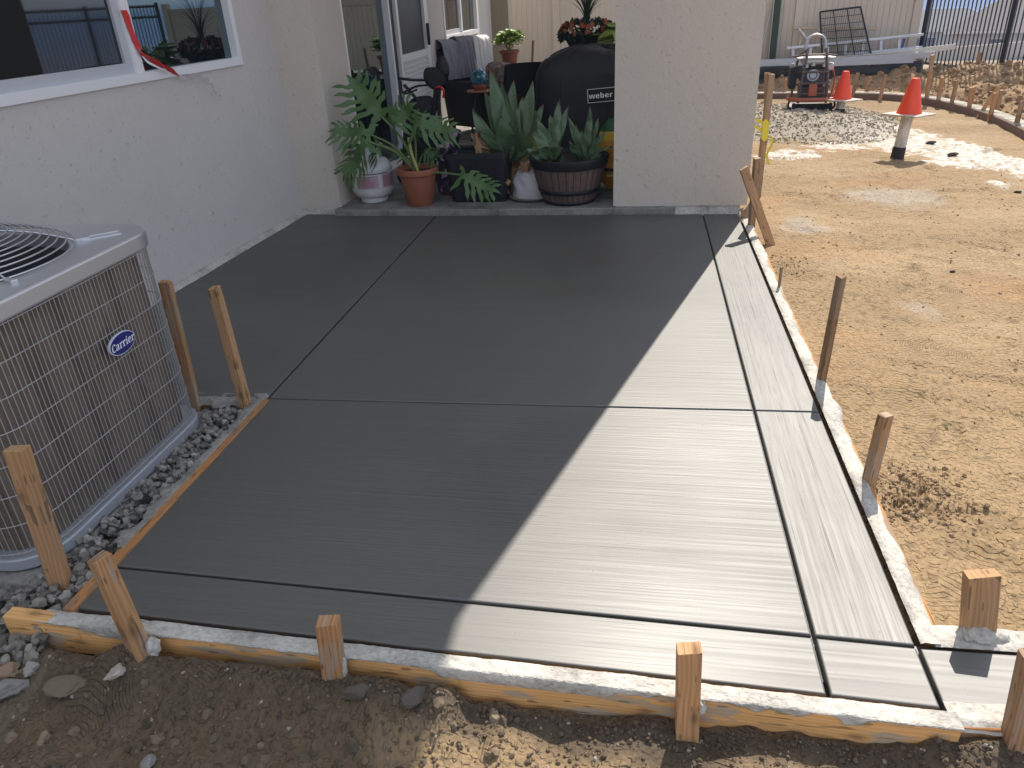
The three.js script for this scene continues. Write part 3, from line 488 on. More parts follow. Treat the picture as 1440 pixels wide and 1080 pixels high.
  for (const a of [0, 1, 2, 3]) { const g = new THREE.CylinderGeometry(.008, .008, .006, 8); g.rotateZ(Math.PI / 2); g.translate(ACw / 2 + .004, ACh - .03, 0); g.rotateY(a * Math.PI / 2 + .0); part('screw', g, M.metal, lp); }
  part('fan_well', new THREE.CylinderGeometry(.364, .35, .22, 48, 1, true).translate(0, ACh - .12, 0), std([.05, .052, .055], .7, { side: THREE.DoubleSide }), t);
  { const bl = []; for (let i = 0; i < 4; i++) { const g = surf((u, v) => { const r = .05 + u * .27, a = (v - .5) * (1.0 + .3 * u); return V(r * Math.cos(a), .05 * (v - .5) , r * Math.sin(a)); }, 6, 6); g.rotateY(i * Math.PI / 2 + .3); g.translate(0, ACh - .13, 0); bl.push(g); } bl.push(new THREE.CylinderGeometry(.06, .06, .08, 20).translate(0, ACh - .13, 0)); bl.push(new THREE.CircleGeometry(.345, 40).rotateX(-Math.PI / 2).translate(0, ACh - .225, 0)); part('fan', bl.map(g => g.index ? g : g), std([.035, .036, .04], .5, { side: THREE.DoubleSide }), t); }
  // domed wire guard over the fan
  const fg = new THREE.Group(); fg.name = 'fan_guard'; t.add(fg);
  const gy = r => ACh + .004 + .085 * (1 - (r / .385) ** 2.6);
  const gm = std([.6, .61, .63], .3, { metalness: .75 });
  for (let i = 0; i < 16; i++) { const r = .06 + i * .0212; const g = new THREE.TorusGeometry(r, .0026, 6, 72); g.rotateX(Math.PI / 2); g.translate(0, gy(r), 0); part('ring', g, gm, fg); }
  for (let i = 0; i < 6; i++) { const a = i / 6 * Math.PI * 2 + .35, q = []; for (let k = 0; k <= 8; k++) { const r = .04 + k / 8 * .355; q.push(V(r * Math.cos(a), gy(Math.min(r, .385)) - .005, r * Math.sin(a))); } part('spoke', tube(q, .0035, 16, 6), gm, fg); const e = q[8]; part('clip', rbox(.05, .012, .02, .003, 0, 0, 0).rotateY(-a).translate(e.x, ACh + .004, e.z), gm, fg); }
  part('hub_plate', new THREE.CylinderGeometry(.062, .062, .006, 32).translate(0, gy(0) + .001, 0), gm, fg);
  // oval badge
  const bt = canvasTex(512, 256, (x, w, h) => { x.fillStyle = '#c9ccd6'; x.fillRect(0, 0, w, h); x.fillStyle = '#16206f'; x.beginPath(); x.ellipse(w / 2, h / 2, w * .475, h * .45, 0, 0, 7); x.fill(); x.fillStyle = '#f2f2f6'; x.font = 'italic bold 124px serif'; x.textAlign = 'center'; x.textBaseline = 'middle'; x.fillText('Carrier', w / 2, h / 2 + 4); });
  const es = new THREE.Shape(); es.absellipse(0, 0, .062, .033, 0, Math.PI * 2);
  const bg = new THREE.ExtrudeGeometry(es, { depth: .005, bevelEnabled: true, bevelSize: .002, bevelThickness: .002, bevelSegments: 2, curveSegments: 40 });
  { const p = bg.attributes.position, uv = bg.attributes.uv; for (let i = 0; i < p.count; i++) uv.setXY(i, p.getX(i) / .128 + .5, p.getY(i) / .07 + .5); }
  bg.rotateY(Math.PI / 2); bg.translate(ACw / 2 + .002, ACh - .29, -.105);
  part('badge', bg, phy(0xffffff, .35, { map: bt, clearcoat: .5 }), t);
}
{ // pad and bits under it
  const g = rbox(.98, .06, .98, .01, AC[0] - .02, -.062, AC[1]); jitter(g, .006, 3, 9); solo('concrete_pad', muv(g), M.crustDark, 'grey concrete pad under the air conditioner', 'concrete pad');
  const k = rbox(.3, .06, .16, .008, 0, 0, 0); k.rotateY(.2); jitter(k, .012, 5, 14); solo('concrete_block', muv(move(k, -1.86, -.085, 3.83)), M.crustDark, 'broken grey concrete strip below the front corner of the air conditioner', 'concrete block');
}
// ------------------------------------------------------------------ gravel and stones
function rockGeo(seed, flat = .75) { const g = mergeVertices((() => { const q = new THREE.IcosahedronGeometry(1, 3); q.deleteAttribute('uv'); q.deleteAttribute('normal'); return q; })(), 1e-4); const p = g.attributes.position; const r = mulberry(seed); const pl = []; for (let i = 0; i < 11; i++) { const a = r() * 6.28, z = r() * 2 - 1, s = Math.sqrt(1 - z * z); pl.push([s * Math.cos(a), z, s * Math.sin(a), .42 + r() * .36]); } for (let i = 0; i < p.count; i++) { let x = p.getX(i), y = p.getY(i), z = p.getZ(i), k = 1; for (const q of pl) { const d = x * q[0] + y * q[1] + z * q[2]; if (d > 0) k = Math.min(k, q[3] / d); } k *= 1 + .34 * (fbm(x * 4 + seed + z, y * 4 + z * 3, 4, seed) - .5); p.setXYZ(i, x * k, y * k * flat, z * k * .85); } const n = g.toNonIndexed(); n.computeVertexNormals(); const sm = muv(n); return sm; }
const rocks = [11, 12, 13, 14].map(s => rockGeo(s));
const smallRocks = [15, 16, 17, 18].map(s => { const g = new THREE.DodecahedronGeometry(1, 0), p = g.attributes.position, c = {}; for (let i = 0; i < p.count; i++) { const k = .72 + .5 * hash2(Math.round(p.getX(i) * 50), Math.round(p.getY(i) * 50) + Math.round(p.getZ(i) * 90), s); p.setXYZ(i, p.getX(i) * k, p.getY(i) * k * .8, p.getZ(i) * k * .9); } g.computeVertexNormals(); return muv(g); });
function scatter(name, label, cat, n, seed, place, mat, gi) {
  const r = mulberry(seed), geo = smallRocks[gi % 4], m = new THREE.InstancedMesh(geo, mat, n), D = new THREE.Object3D(), C = new THREE.Color();
  for (let i = 0; i < n; i++) { const [x, y, z, s, tone] = place(r, i); D.position.set(x, y, z); D.rotation.set(r() * 6.28, r() * 6.28, r() * 6.28); D.scale.set(s * (.8 + .5 * r()), s * (.7 + .4 * r()), s * (.8 + .4 * r())); D.updateMatrix(); m.setMatrixAt(i, D.matrix); const k = (.74 + .5 * r()) * (tone ? tone[3] || 1 : 1); C.setRGB(k * (tone ? tone[0] : 1), k * (tone ? tone[1] : 1), k * (tone ? tone[2] : 1)); m.setColorAt(i, C); }
  m.name = numbered(name); m.castShadow = m.receiveShadow = true; scene.add(m); return tag(m, label, cat, null, 'stuff');
}
const pebM = std([.34, .325, .30], .95, { bumpMap: roughBump, bumpScale: .002 });
scatter('gravel', 'grey crushed gravel between the air conditioner and the left form board', 'gravel', 1500, 21, (r) => { const k = r(); if (k < .82) return [-1.655 + r() * .185, -.066 + r() * .052, 2.68 + r() * 1.2, .009 + .013 * r() * r(), [1, .97, .92, .7 + .8 * r()]]; return [-2.5 + r() * 1.03, -.06 + r() * .03, 2.69 + r() * .09, .006 + .01 * r()]; }, pebM, 0);
scatter('gravel', 'grey crushed gravel at the outer corner of the forms, lower left', 'gravel', 330, 23, (r) => [-2.2 + r() * .72, -.075 + r() * .03, 3.66 + r() * .32, .011 + .02 * r() * r(), [1, .96, .9, .6 + .8 * r()]], pebM, 1);
scatter('pebbles', 'small pale pebbles strewn over the dark soil in front of the form', 'pebbles', 1300, 25, (r) => { const x = -1.9 + r() * 3.1, z = 3.95 + Math.pow(r(), 1.6) * .42; return [x, H(x, z) + .0005, z, .001 + .0046 * r() ** 5]; }, std([.31, .27, .22], .95), 2);
scatter('pebbles', 'dark soil crumbs against the foot of the front form', 'soil crumbs', 3200, 27, (r) => { const x = -1.2 + r() * 2.5, z = 3.945 + Math.pow(r(), 2.4) * .17; return [x, H(x, z) + .001, z, .0014 + .0075 * r() ** 4]; }, std([.115, .083, .056], 1), 3);
scatter('pebbles', 'crumbs of sandy soil scattered over the yard right of the slab', 'soil crumbs', 3400, 29, (r) => { const k = r(); let x = .74 + r() * 2.3, z = -1.5 + r() * 5.0; if (k < .42) { x = .84 + (r() + r() - 1) * .2; z = 3.05 + (r() + r() - 1) * .2; } else if (k < .5) { x = .8 + (r() + r() - 1) * .14; z = .9 + (r() + r() - 1) * .3; } return [x, H(x, z), z, .0018 + .008 * r() ** 4]; }, std([.30, .21, .12], 1), 0);
scatter('clods', 'broken dark soil clods and stone chips along the lower left ground', 'soil clods', 420, 35, (r) => { const x = -1.75 + r() ** 1.5 * 1.5, z = 3.96 + r() * .3; return [x, H(x, z) + .001, z, .003 + .016 * r() ** 3, [1, .95, .86, .6 + .9 * r()]]; }, std([.135, .11, .08], 1), 3);
scatter('rubble', 'grey rubble and spoil heaped under the compactor', 'rubble', 5200, 31, (r) => { const a = r() * 6.28, d = Math.sqrt(r()) * 1.05, x = 1.72 + Math.cos(a) * d * 1.0, z = -4.15 + Math.sin(a) * d * 1.45; return [x, H(x, z) + .002, z, .003 + .017 * r() ** 3]; }, std([.33, .285, .22], 1), 1);
scatter('rubble', 'brown clods on the bank between the curb and the fence', 'soil clods', 1500, 33, (r) => { let x, z; do { x = 1.2 + r() * 3.6; z = -7 + r() * 4.6; } while (curbDist(x, z) < .16); return [x, H(x, z) + .005, z, .01 + .045 * r() ** 3]; }, std([.3, .2, .11], 1), 2);
{
  const rk = (name, label, x, z, sx, sy, sz, rot, m, gi) => { const g = rocks[gi].clone(); g.scale(sx, sy, sz); g.rotateY(rot); const o = solo(name, muv(g), m, label, 'rock'); o.position.set(x, H(x, z) + sy * .35, z); };
  rk('rock', 'long flat brown-grey rock, the biggest one at the lower left corner', -1.49, 4.06, .085, .04, .036, .5, M.stone[1], 0);
  rk('rock', 'rounded grey rock just beyond the left end of the front form', -1.575, 3.985, .034, .028, .028, .2, M.stone[0], 1);
  rk('rock', 'brownish rock beside the rounded grey one at the form end', -1.515, 3.99, .036, .03, .03, 1.1, std([.3, .21, .14], .95), 2);
  rk('rock', 'small grey rock tucked under the left end of the front form', -1.445, 3.985, .03, .026, .026, 2.1, M.stone[0], 3);
  rk('rock', 'whitish rough rock at the left border near the bottom', -1.515, 4.135, .034, .03, .03, .4, M.stone[2], 1);
  rk('rock', 'flat broken earth slab right of the long rock', -1.33, 4.02, .07, .026, .05, .3, std([.17, .135, .095], 1), 2);
  rk('rock', 'pale rough lump at the foot of the leaning stake', -1.19, 4.0, .034, .022, .026, 1.3, M.stone[2], 3);
  rk('rock', 'dark pointed stone at the bottom edge of the soil', -1.02, 4.17, .022, .02, .024, .8, M.stone[1], 0);
  rk('rock', 'dark chunk of soil right of the second stake', -.6, 3.985, .034, .03, .026, .3, std([.1, .085, .07], 1), 1);
  rk('rock', 'dark wedge of soil under the middle of the front form', -.47, 3.985, .045, .03, .03, 1.0, std([.1, .085, .07], 1), 2);
}

// ------------------------------------------------------------------ things on the porch
const PF = .046; // porch floor level
{ // propane cylinder
  const t = thing('propane_tank', 'white propane cylinder with red and blue printed label in the porch corner', 'propane tank', [-1.99, PF, -.33], .25);
  const wm = std([.72, .72, .7], .45), lab = canvasTex(1024, 512, (x, w, h) => {
    x.fillStyle = '#cfcdca'; x.fillRect(0, 0, w, h); x.fillStyle = '#1b2340'; x.fillRect(60, 20, 130, 420); x.fillStyle = '#e9e6e0'; x.font = 'bold 60px sans-serif'; x.save(); x.translate(150, 400); x.rotate(-Math.PI / 2); x.fillText('PROPANE', 0, 0); x.restore();
    const r = mulberry(4); x.fillStyle = '#b9a3a8'; x.fillRect(240, 130, 180, 300); x.fillRect(450, 110, 190, 320); for (const [c0, c1] of [[244, 410], [456, 630]]) for (let i = 0; i < 15; i++) { x.fillStyle = i % 3 ? '#a4475a' : '#7c5a68'; x.fillRect(c0, 140 + i * 19, (c1 - c0) * (.6 + .4 * r()), 8); }
    x.fillStyle = '#33343c'; x.fillRect(300, 70, 210, 22); x.fillStyle = '#55565c'; for (let i = 0; i < 6; i++) x.fillRect(700 + (i % 2) * 20, 120 + i * 46, 220, 14); x.fillStyle = '#8b8a88'; x.fillRect(0, 440, w, 6); });
  const b = lathe([[0, .02], [.085, .022], [.125, .04], [.148, .07], [.155, .1], [.155, .235], [.147, .268], [.12, .295], [.07, .315], [.03, .32], [0, .32]], 48); part('body', b, wm, t);
  const lb = new THREE.CylinderGeometry(.1562, .1562, .15, 60, 1, true); lb.translate(0, .165, 0); lb.rotateY(-2.2); part('label', lb, std(0xffffff, .5, { map: lab }), t);
  part('foot_ring', lathe([[.09, 0], [.1, 0], [.1, .035], [.09, .035], [.09, 0]], 36), wm, t);
  const col = []; for (const a of [0, Math.PI]) { const g = new THREE.CylinderGeometry(.1, .1, .1, 20, 1, true, a - .9, 1.8); g.translate(0, .345, 0); col.push(g); } part('collar', col, std([.72, .72, .7], .45, { side: THREE.DoubleSide }), t); part('collar_rim', new THREE.TorusGeometry(.1, .008, 8, 30).rotateX(Math.PI / 2).translate(0, .395, 0), wm, t);
  part('valve', [new THREE.CylinderGeometry(.018, .022, .06, 12).translate(0, .345, 0), new THREE.CylinderGeometry(.03, .03, .015, 12).translate(0, .38, 0)], std([.3, .25, .12], .4, { metalness: .8 }), t);
}
// foliage
function veinTex(c1, c2, s) { return tex(256, 256, (u, v) => mx3(c1, c2, fbm(u * 6, v * 6, 3, s, 6) * .8 + .3 * vn(u * 40, v * 3, s + 2, 40, 3)), { color: true }); }
const leafM = phy(0xffffff, .5, { map: veinTex([.085, .16, .04], [.045, .1, .025], 701), side: THREE.DoubleSide, sheen: .1 });
const leafYM = phy(0xffffff, .5, { map: veinTex([.34, .44, .06], [.17, .3, .04], 705), side: THREE.DoubleSide, transmission: .25, thickness: 0 });
const stemM = std([.14, .2, .06], .6);
// deeply cut leaf in the plane x (across), y (along), bent; returns geometry from base to tip direction
function lobedLeaf(base, tip, w, seed, droop = .18, up = V(0, .3, 1)) {
  base = V(...base); tip = V(...tip); const ax = tip.clone().sub(base), L = ax.length(); ax.normalize(); const side = new THREE.Vector3().crossVectors(ax, up).normalize(), nor = new THREE.Vector3().crossVectors(side, ax).normalize(); const r = mulberry(seed), list = [];
  const P = (s, a) => base.clone().addScaledVector(ax, s * L).addScaledVector(side, a).addScaledVector(nor, .25 * Math.abs(a) - droop * L * s * s * .7 + .02 * Math.sin(s * 9)).add(V(0, -droop * L * s * s * .6 - .3 * a * a / (w + .01), 0));
  list.push(surf((u, v) => P(v, (u - .5) * 2 * w * .34 * (Math.sin(Math.PI * Math.min(1, .15 + v * .85)) + .02)), 4, 16));
  const n = 6; for (const sg of [-1, 1]) for (let i = 0; i < n; i++) {
    const s0 = .0 + i / n * .84, len = w * (.6 + .5 * Math.sin(Math.PI * (.25 + .7 * (i + .5) / n))) * (.85 + .3 * r()), sw = (.35 + .6 * i / n) * len / L * (.8 + .3 * r()) - (i < 1 ? .22 : 0), hw = .076 + .014 * r(), ph = r() * 6;
    list.push(surf((u, v) => { const ww = hw * (v < .3 ? 1.15 - .9 * v : v < .72 ? .88 + .25 * Math.sin((v - .3) * 7) : Math.max(0, 1 - ((v - .72) / .28) ** 1.6) * .98); const wav = .016 * Math.sin(v * 11 + ph); return P(s0 + .05 + sw * v * v * .8 + sw * v * .4 + (u - .5) * 2 * Math.max(.003, ww) * .62 + wav, sg * (w * .1 + len * v * (1 - .12 * (u - .5) * (u - .5)))); }, 4, 12));
  }
  return mergeGeometries(list.map(g => g.toNonIndexed()));
}
function pot(t, r0, r1, h, mat, rim = .045) { part('pot', lathe([[0, 0], [r0, 0], [mix(r0, r1, (h - rim) / h) - .004, h - rim], [r1 + .002, h - rim], [r1 + .008, h - rim + .006], [r1 + .01, h - .004], [r1 + .004, h], [r1 - .008, h - .002], [r1 - .014, h - .05], [0, h - .05]], 56), mat, t); part('soil', new THREE.CylinderGeometry(r1 - .012, r1 - .012, .01, 36).translate(0, h - .04, 0), M.soil, t); }
{
  const t = thing('potted_plant', 'split-leaf plant with deeply cut green leaves in a terracotta pot', 'potted plant', [-1.595, PF, -.195]);
  pot(t, .095, .142, .262, M.terracotta);
  const o = V(-1.595, PF, -.195), L = (p) => [p[0] - o.x, p[1] - o.y, p[2] - o.z];
  const leaves = [ // base, tip, half width, seed, droop
    [[-1.80, .66, -.16], [-2.03, .95, -.20], .15, 1, .06], [[-1.86, .56, -.06], [-2.17, .64, -.04], .1, 2, .2], [[-1.87, .52, -.02], [-2.10, .27, .0], .11, 3, .1],
    [[-1.56, .61, -.12], [-1.24, .60, -.12], .1, 4, .22], [[-1.24, .285, -.02], [-.955, .165, -.0], .085, 5, .05], [[-1.60, .50, -.25], [-1.50, .70, -.25], .07, 6, .1], [[-1.76, .60, -.20], [-1.56, .76, -.22], .13, 7, .12], [[-1.86, .47, -.22], [-1.98, .40, -.25], .09, 8, .25], [[-1.70, .36, -.30], [-1.74, .42, -.31], .08, 9, .1], [[-1.53, .42, -.24], [-1.44, .36, -.2], .06, 10, .2]];
  for (const [b, tp, w, s, d] of leaves) {
    const lb = L(b), lt = L(tp); part('leaf', lobedLeaf(lb, lt, w, s * 7, d, V(.1 * Math.sin(s), .55, .8)), leafM, t);
    const m = [lb[0] * .45, .24 + (lb[1] - .24) * (lb[1] < .3 ? .9 : .62), lb[2] * .5]; part('stem', tube([[.01 * Math.sin(s * 3), .2, .01 * Math.cos(s * 5)], m, lb], .0065, 20, 6), stemM, t);
  }
  part('shoot', tube([[.02, .2, .02], [-.02, .36, .03], [-.03, .47, .03]], .011, 14, 7), std([.42, .42, .13], .5), t);
}
{ // black storage tub
  const t = thing('storage_tub', 'open black plastic storage tub behind the terracotta pot', 'storage tub', [-1.17, PF, -.36], .02);
  const m = std([.014, .015, .017], .45), rs = (w, d, r) => { const o = [], hx = w / 2 - r, hz = d / 2 - r; for (const [cx, cz, a] of [[hx, hz, 0], [-hx, hz, 1], [-hx, -hz, 2], [hx, -hz, 3]]) for (let i = 0; i <= 6; i++) { const q = (a + i / 6) * Math.PI / 2; o.push([cx + r * Math.cos(q), cz + r * Math.sin(q)]); } return o; };
  const prof = [[.39, .26, 0], [.405, .28, .012], [.46, .34, .31], [.475, .355, .312], [.478, .358, .345], [.462, .342, .35], [.452, .332, .34], [.40, .27, .02]]; const rings = prof.map(p => rs(p[0], p[1], .045).map(q => V(q[0], p[2], q[1]))); const n = rings[0].length;
  part('tub', surf((u, v) => rings[Math.round(v * (prof.length - 1))][Math.round(u * n) % n].clone(), n, prof.length - 1, [1, 1], true).toNonIndexed(), m, t).geometry.computeVertexNormals();
  part('bottom', box(.4, .006, .27, 0, .012, 0), m, t);
  for (let i = 0; i < 3; i++) part('rib', aim(rbox(.006, .29, .006, .002), V(-.12 + i * .12, .02, .139), V(-.13 + i * .13, .305, .169)), m, t);
  for (const s of [-1, 1]) part('handle', rbox(.1, .03, .025, .008, s * .12, .333, -.165), m, t);
}
{ // flat dark lid lying behind the tub
  const g = rbox(.5, .03, .34, .01, 0, 0, 0); solo('flat_cover', muv(move(g, -1.22, .22, -.85)), std([.03, .03, .033], .5), 'dark flat lid resting level behind the open storage tub', 'lid');
  solo('plastic_bin', rbox(.46, .16, .3, .02, -1.22, .125, -.85), std([.02, .02, .022], .5), 'second dark plastic tub, under the flat lid', 'storage tub');
}
// thick succulent leaf
function agaveLeaf(base, tip, w, th, bend, seed, curl = .2, twist = 0) {
  base = V(...base); tip = V(...tip); const ax = tip.clone().sub(base), L = ax.length(); ax.normalize(); const out = V(...bend);
  const ctrl = base.clone().lerp(tip, .5).addScaledVector(out, L * .5); const c = new THREE.QuadraticBezierCurve3(base, ctrl, tip);
  const view = V(.1 * Math.sin(seed), .35, 1).normalize(); const NU = 14;
  const g = surf((u, v) => { const q = c.getPoint(v), tg = c.getTangent(v); const side = new THREE.Vector3().crossVectors(tg, view).normalize().applyAxisAngle(tg, twist + .5 * Math.sin(seed * 2.3)); const nor = new THREE.Vector3().crossVectors(side, tg).normalize(); const ww = w * (v < .5 ? .62 + .76 * v : Math.max(0, 1 - ((v - .5) / .5) ** 1.7)) + .0008; const a = u * Math.PI * 2, cx = Math.cos(a), sx = Math.sin(a); const t = th * (1 - .75 * v) * (.3 + .7 * Math.sqrt(Math.max(0, 1 - cx * cx))); return q.clone().addScaledVector(side, cx * ww).addScaledVector(nor, -sx * t * .5 + curl * ww * cx * cx * 1.4 + .008 * Math.sin(v * 11 + seed + cx * 2)); }, NU, 16, [1, 1], true);
  return g;
}
const agaveTex = tex(256, 512, (u, v) => { const a = fbm(u * 5, v * 6, 4, 721, 5, 6), e = Math.abs(mod(u * 2, 1) - .0) < .06 || Math.abs(mod(u * 2, 1) - 1) < .06 ? 1 : 0; let c = mx3([.135, .205, .1], [.07, .125, .062], a + .35 * (vn(u * 26, v * 3, 727, 26, 3) - .5)); c = mx3(c, [.25, .32, .15], .7 * e); c = mx3(c, [.16, .085, .04], sst(.93, .97, v + .04 * (a - .5)));  const sp = sst(.84, .9, vn(u * 30, v * 60, 725, 30, 60)); return mx3(c, [.3, .27, .15], sp * .5); }, { color: true });
const agaveM = phy(0xffffff, .42, { map: agaveTex }), agaveYM = phy([1.6, 1.3, .8], .5, { map: agaveTex }), dryM = std([.36, .22, .11], .85, { side: THREE.DoubleSide, bumpMap: roughBump, bumpScale: .003 });
{
  const o = [-.97, PF, -.5], t = thing('agave', 'big tall agave with drying brown lower leaves behind the tub', 'agave plant', o);
  const B = [-.97, .26, -.5], l = p => [p[0] - o[0], p[1] - o[1], p[2] - o[2]];
  const lv = [[[-1.09, .92, -.52], .058, [.0, 0, .06], 0], [[-1.02, .84, -.56], .055, [.05, 0, .1], 0], [[-.93, .83, -.58], .05, [-.06, .0, .1], 0], [[-.79, .82, -.55], .055, [.16, -.05, .1], 0], [[-.88, .66, -.42], .055, [.0, .1, .2], 0], [[-1.0, .62, -.36], .062, [0, .05, .22], 0], [[-1.22, .66, -.46], .05, [-.12, -.1, .1], 0], [[-.62, .53, -.32], .062, [.1, .12, .1], 1], [[-1.16, .52, -.36], .045, [-.1, .1, .1], 0], [[-.90, .40, -.24], .062, [.05, .3, .12], 0], [[-.72, .66, -.55], .045, [.12, .1, 0], 0], [[-.83, .52, -.3], .055, [.1, .2, .1], 0], [[-1.06, .46, -.3], .05, [-.1, .15, .15], 0], [[-1.15, .76, -.58], .05, [-.06, 0, .0], 0], [[-.98, .73, -.46], .05, [.02, 0, .16], 0], [[-.74, .46, -.4], .05, [.12, .18, .05], 0], [[-1.18, .4, -.38], .045, [-.12, .14, .1], 0], [[-.86, .72, -.5], .045, [.1, 0, .12], 0]];
  lv.forEach(([tp, w, bd, y], i) => part('leaf', agaveLeaf(l([B[0] + .03 * Math.sin(i * 2), B[1] + .012 * (i % 3), B[2] + .03 * Math.cos(i * 2)]), l(tp), w * 1.1, .03, bd, i + 1, .28), y ? agaveYM : agaveM, t));
  const dr = [[[-1.17, .42, -.33], [-1.12, .22, -.28]], [[-1.1, .36, -.3], [-.96, .10, -.28]], [[-.85, .3, -.34], [-.86, .08, -.32]], [[-1.2, .5, -.38], [-1.16, .34, -.3]], [[-.78, .33, -.36], [-.83, .16, -.33]], [[-1.04, .3, -.27], [-.94, .17, -.24]]];
  dr.forEach(([a, b], i) => { const c = new THREE.CatmullRomCurve3([V(...l([B[0], .24, -.47])), V(...l(a)), V(...l([(a[0] + b[0]) / 2 + .02 * Math.sin(i), (a[1] + b[1]) / 2, a[2] + .03])), V(...l(b))]); part('dry_leaf', surf((u, v) => { const q = c.getPoint(v); const w = .034 * (1 - .6 * v); return q.clone().add(V((u - .5) * w * 2, .012 * Math.sin(u * 6 + v * 17 + i), .018 * Math.sin(u * 5 + v * 9 + i * 2))); }, 5, 22), dryM, t, i === 0 ? 'shrivelled brown lower leaf' : undefined); });
  part('stem', tube([[0, .0, 0], [.02, .12, .02], [0, .25, 0]], .045, 10, 10), dryM, t);
}
{ // crumpled white sack under the agave
  const g = surf((u, v) => { const a = u * 6.283, f = fbm(Math.cos(a) * 2 + 5, v * 4 + Math.sin(a) * 2, 4, 741); const r = (.13 - .05 * v * v) * (.8 + .5 * f) * (v > .97 ? .1 : 1); return V(Math.cos(a) * r * 1.15, .19 * v + .02 * f, Math.sin(a) * r * .8); }, 40, 16, [1, 1], true); const m = solo('plastic_sack', g, std([.5, .49, .49], .55, { side: THREE.DoubleSide }), 'crumpled white plastic sack between the tub and the barrel planter', 'sack'); m.position.set(-.79, PF, -.36);
  const d = solo('saucer', lathe([[0, 0], [.13, 0], [.16, .022], [.152, .022], [.125, .008], [0, .008]], 40), std([.25, .21, .19], .6), 'shallow plastic plant saucer under the white sack', 'saucer'); d.position.set(-.80, PF, -.33);
}
{ // half-barrel planter with staves and hoops
  const t = thing('barrel_planter', 'half-barrel planter of brown staves with black hoops beside the column', 'planter', [-.515, PF, -.26]);
  const R = y => .17 + .098 * Math.pow(y / .31, .75), sm = std(0xffffff, .7, { map: woodTex([.19, .12, .1], [.09, .058, .05], 751), bumpMap: woodBump, bumpScale: .002 });
  const NS = 30; for (let i = 0; i < NS; i++) { const a0 = i / NS * 6.283, da = 6.283 / NS * .47; const g = surf((u, v) => { const y = .012 + v * .25, r = R(y) + .002 + .0035 * (1 - (u * 2 - 1) ** 2), a = a0 + (u - .5) * 2 * da; return V(r * Math.cos(a), y, r * Math.sin(a)); }, 4, 8, [.05, .25]); const uv = g.attributes.uv; for (let k = 0; k < uv.count; k++) uv.setX(k, uv.getX(k) + i * .31); part('stave', g, sm, t); }
  const hoop = (y0, y1, o, s) => lathe([[R(y0) - .01, y0], [R(y0) + o, y0], [R((y0 + y1) / 2) + o + .002, (y0 + y1) / 2], [R(y1) + o, y1], [R(y1) - .012, y1]], 60);
  part('hoop', hoop(0, .026, .007), M.black, t); part('hoop', hoop(.075, .107, .009), M.black, t); part('rim', lathe([[R(.255) - .008, .25], [R(.255) + .012, .25], [R(.31) + .012, .312], [R(.31) + .002, .318], [R(.31) - .012, .312], [R(.27) - .014, .27], [0, .27]], 60), M.black, t);
  part('core', lathe([[0, .005], [R(.01) - .003, .005], [R(.1) - .003, .1], [R(.2) - .003, .2], [R(.26) - .003, .26]], 40), M.blackMatt, t);
  part('soil', new THREE.CylinderGeometry(.25, .25, .012, 40).translate(0, .275, 0), M.soil, t);
  t.updateMatrixWorld();
  const gy = (cx, lv, name, label) => { const a = thing(name, label, 'agave plant', [-.515 + cx, PF + .275, -.24]); for (const k of [0, 1]) lv.forEach(([x, y, z, w], i) => { if (k && i % 2) return; const q = k ? .82 : 1, c = Math.cos(k * .9), d = Math.sin(k * .9), X = (x - cx) * c * q + d * .05, Z = z * q + (x - cx) * d * .5; part('leaf', agaveLeaf([.02 * Math.sin(i * 2.4 + k), 0, .02 * Math.cos(i * 2.4 + k)], [X, y * (k ? .72 : 1), Z + k * .04], w * .95, .02, [x * .25, .16, .12], i + 3 + k * 20, .25), agaveM, a); }); };
  gy(-.1, [[-.24, .2, .02, .042], [-.2, .12, .14, .045], [-.28, .1, .08, .036], [-.1, .16, .16, .046], [-.06, .4, -.05, .034], [.0, .36, -.08, .03], [-.13, .3, -.06, .04], [-.02, .12, .18, .035], [-.22, .28, -.06, .036], [.0, .05, .2, .03]], 'agave', 'shorter agave with broad rounded leaves, left half of the barrel planter');
  gy(.1, [[.26, .2, .02, .026], [.22, .12, .1, .024], [.3, .1, .04, .02], [.12, .22, .14, .026], [.16, .3, -.02, .028], [.06, .26, .08, .026], [.2, .27, -.06, .026], [.02, .16, .16, .026], [.0, .29, -.02, .025], [.25, .04, .12, .02], [.1, .08, .2, .022], [.14, .34, -.1, .03]], 'agave', 'spikier narrow-leaved agave, right half of the barrel planter');
}
{ // yellow soil bag behind the planter
  const bt = canvasTex(256, 512, (x, w, h) => { x.fillStyle = '#c98f10'; x.fillRect(0, 0, w, h); x.fillStyle = '#1f5a2a'; x.fillRect(0, 0, w, 90); x.fillStyle = '#d9b01c'; x.fillRect(0, 90, w, 60); x.fillStyle = '#2a2116'; x.font = 'bold 90px sans-serif'; x.fillText('W', 60, 330); x.fillRect(40, 350, 150, 26); x.fillStyle = '#efe6c6'; x.fillRect(50, 400, 130, 14); });
  const g = surf((u, v) => { const a = u * 6.283, f = fbm(Math.cos(a) * 2 + 3, v * 5 + Math.sin(a), 4, 761); const s = Math.pow(Math.sin(Math.PI * Math.min(.96, .1 + v * .86)), .45); return V(Math.cos(a) * .15 * s * (.9 + .2 * f), v * .5 + .02 * f, Math.sin(a) * .075 * s * (.8 + .5 * f)); }, 40, 24, [2, 1], true); const m = solo('soil_bag', g, std(0xffffff, .45, { map: bt, side: THREE.DoubleSide }), 'yellow bag of soil standing behind the barrel planter at the column', 'bag'); m.position.set(-.18, PF, -.58); m.rotation.z = .04;
}
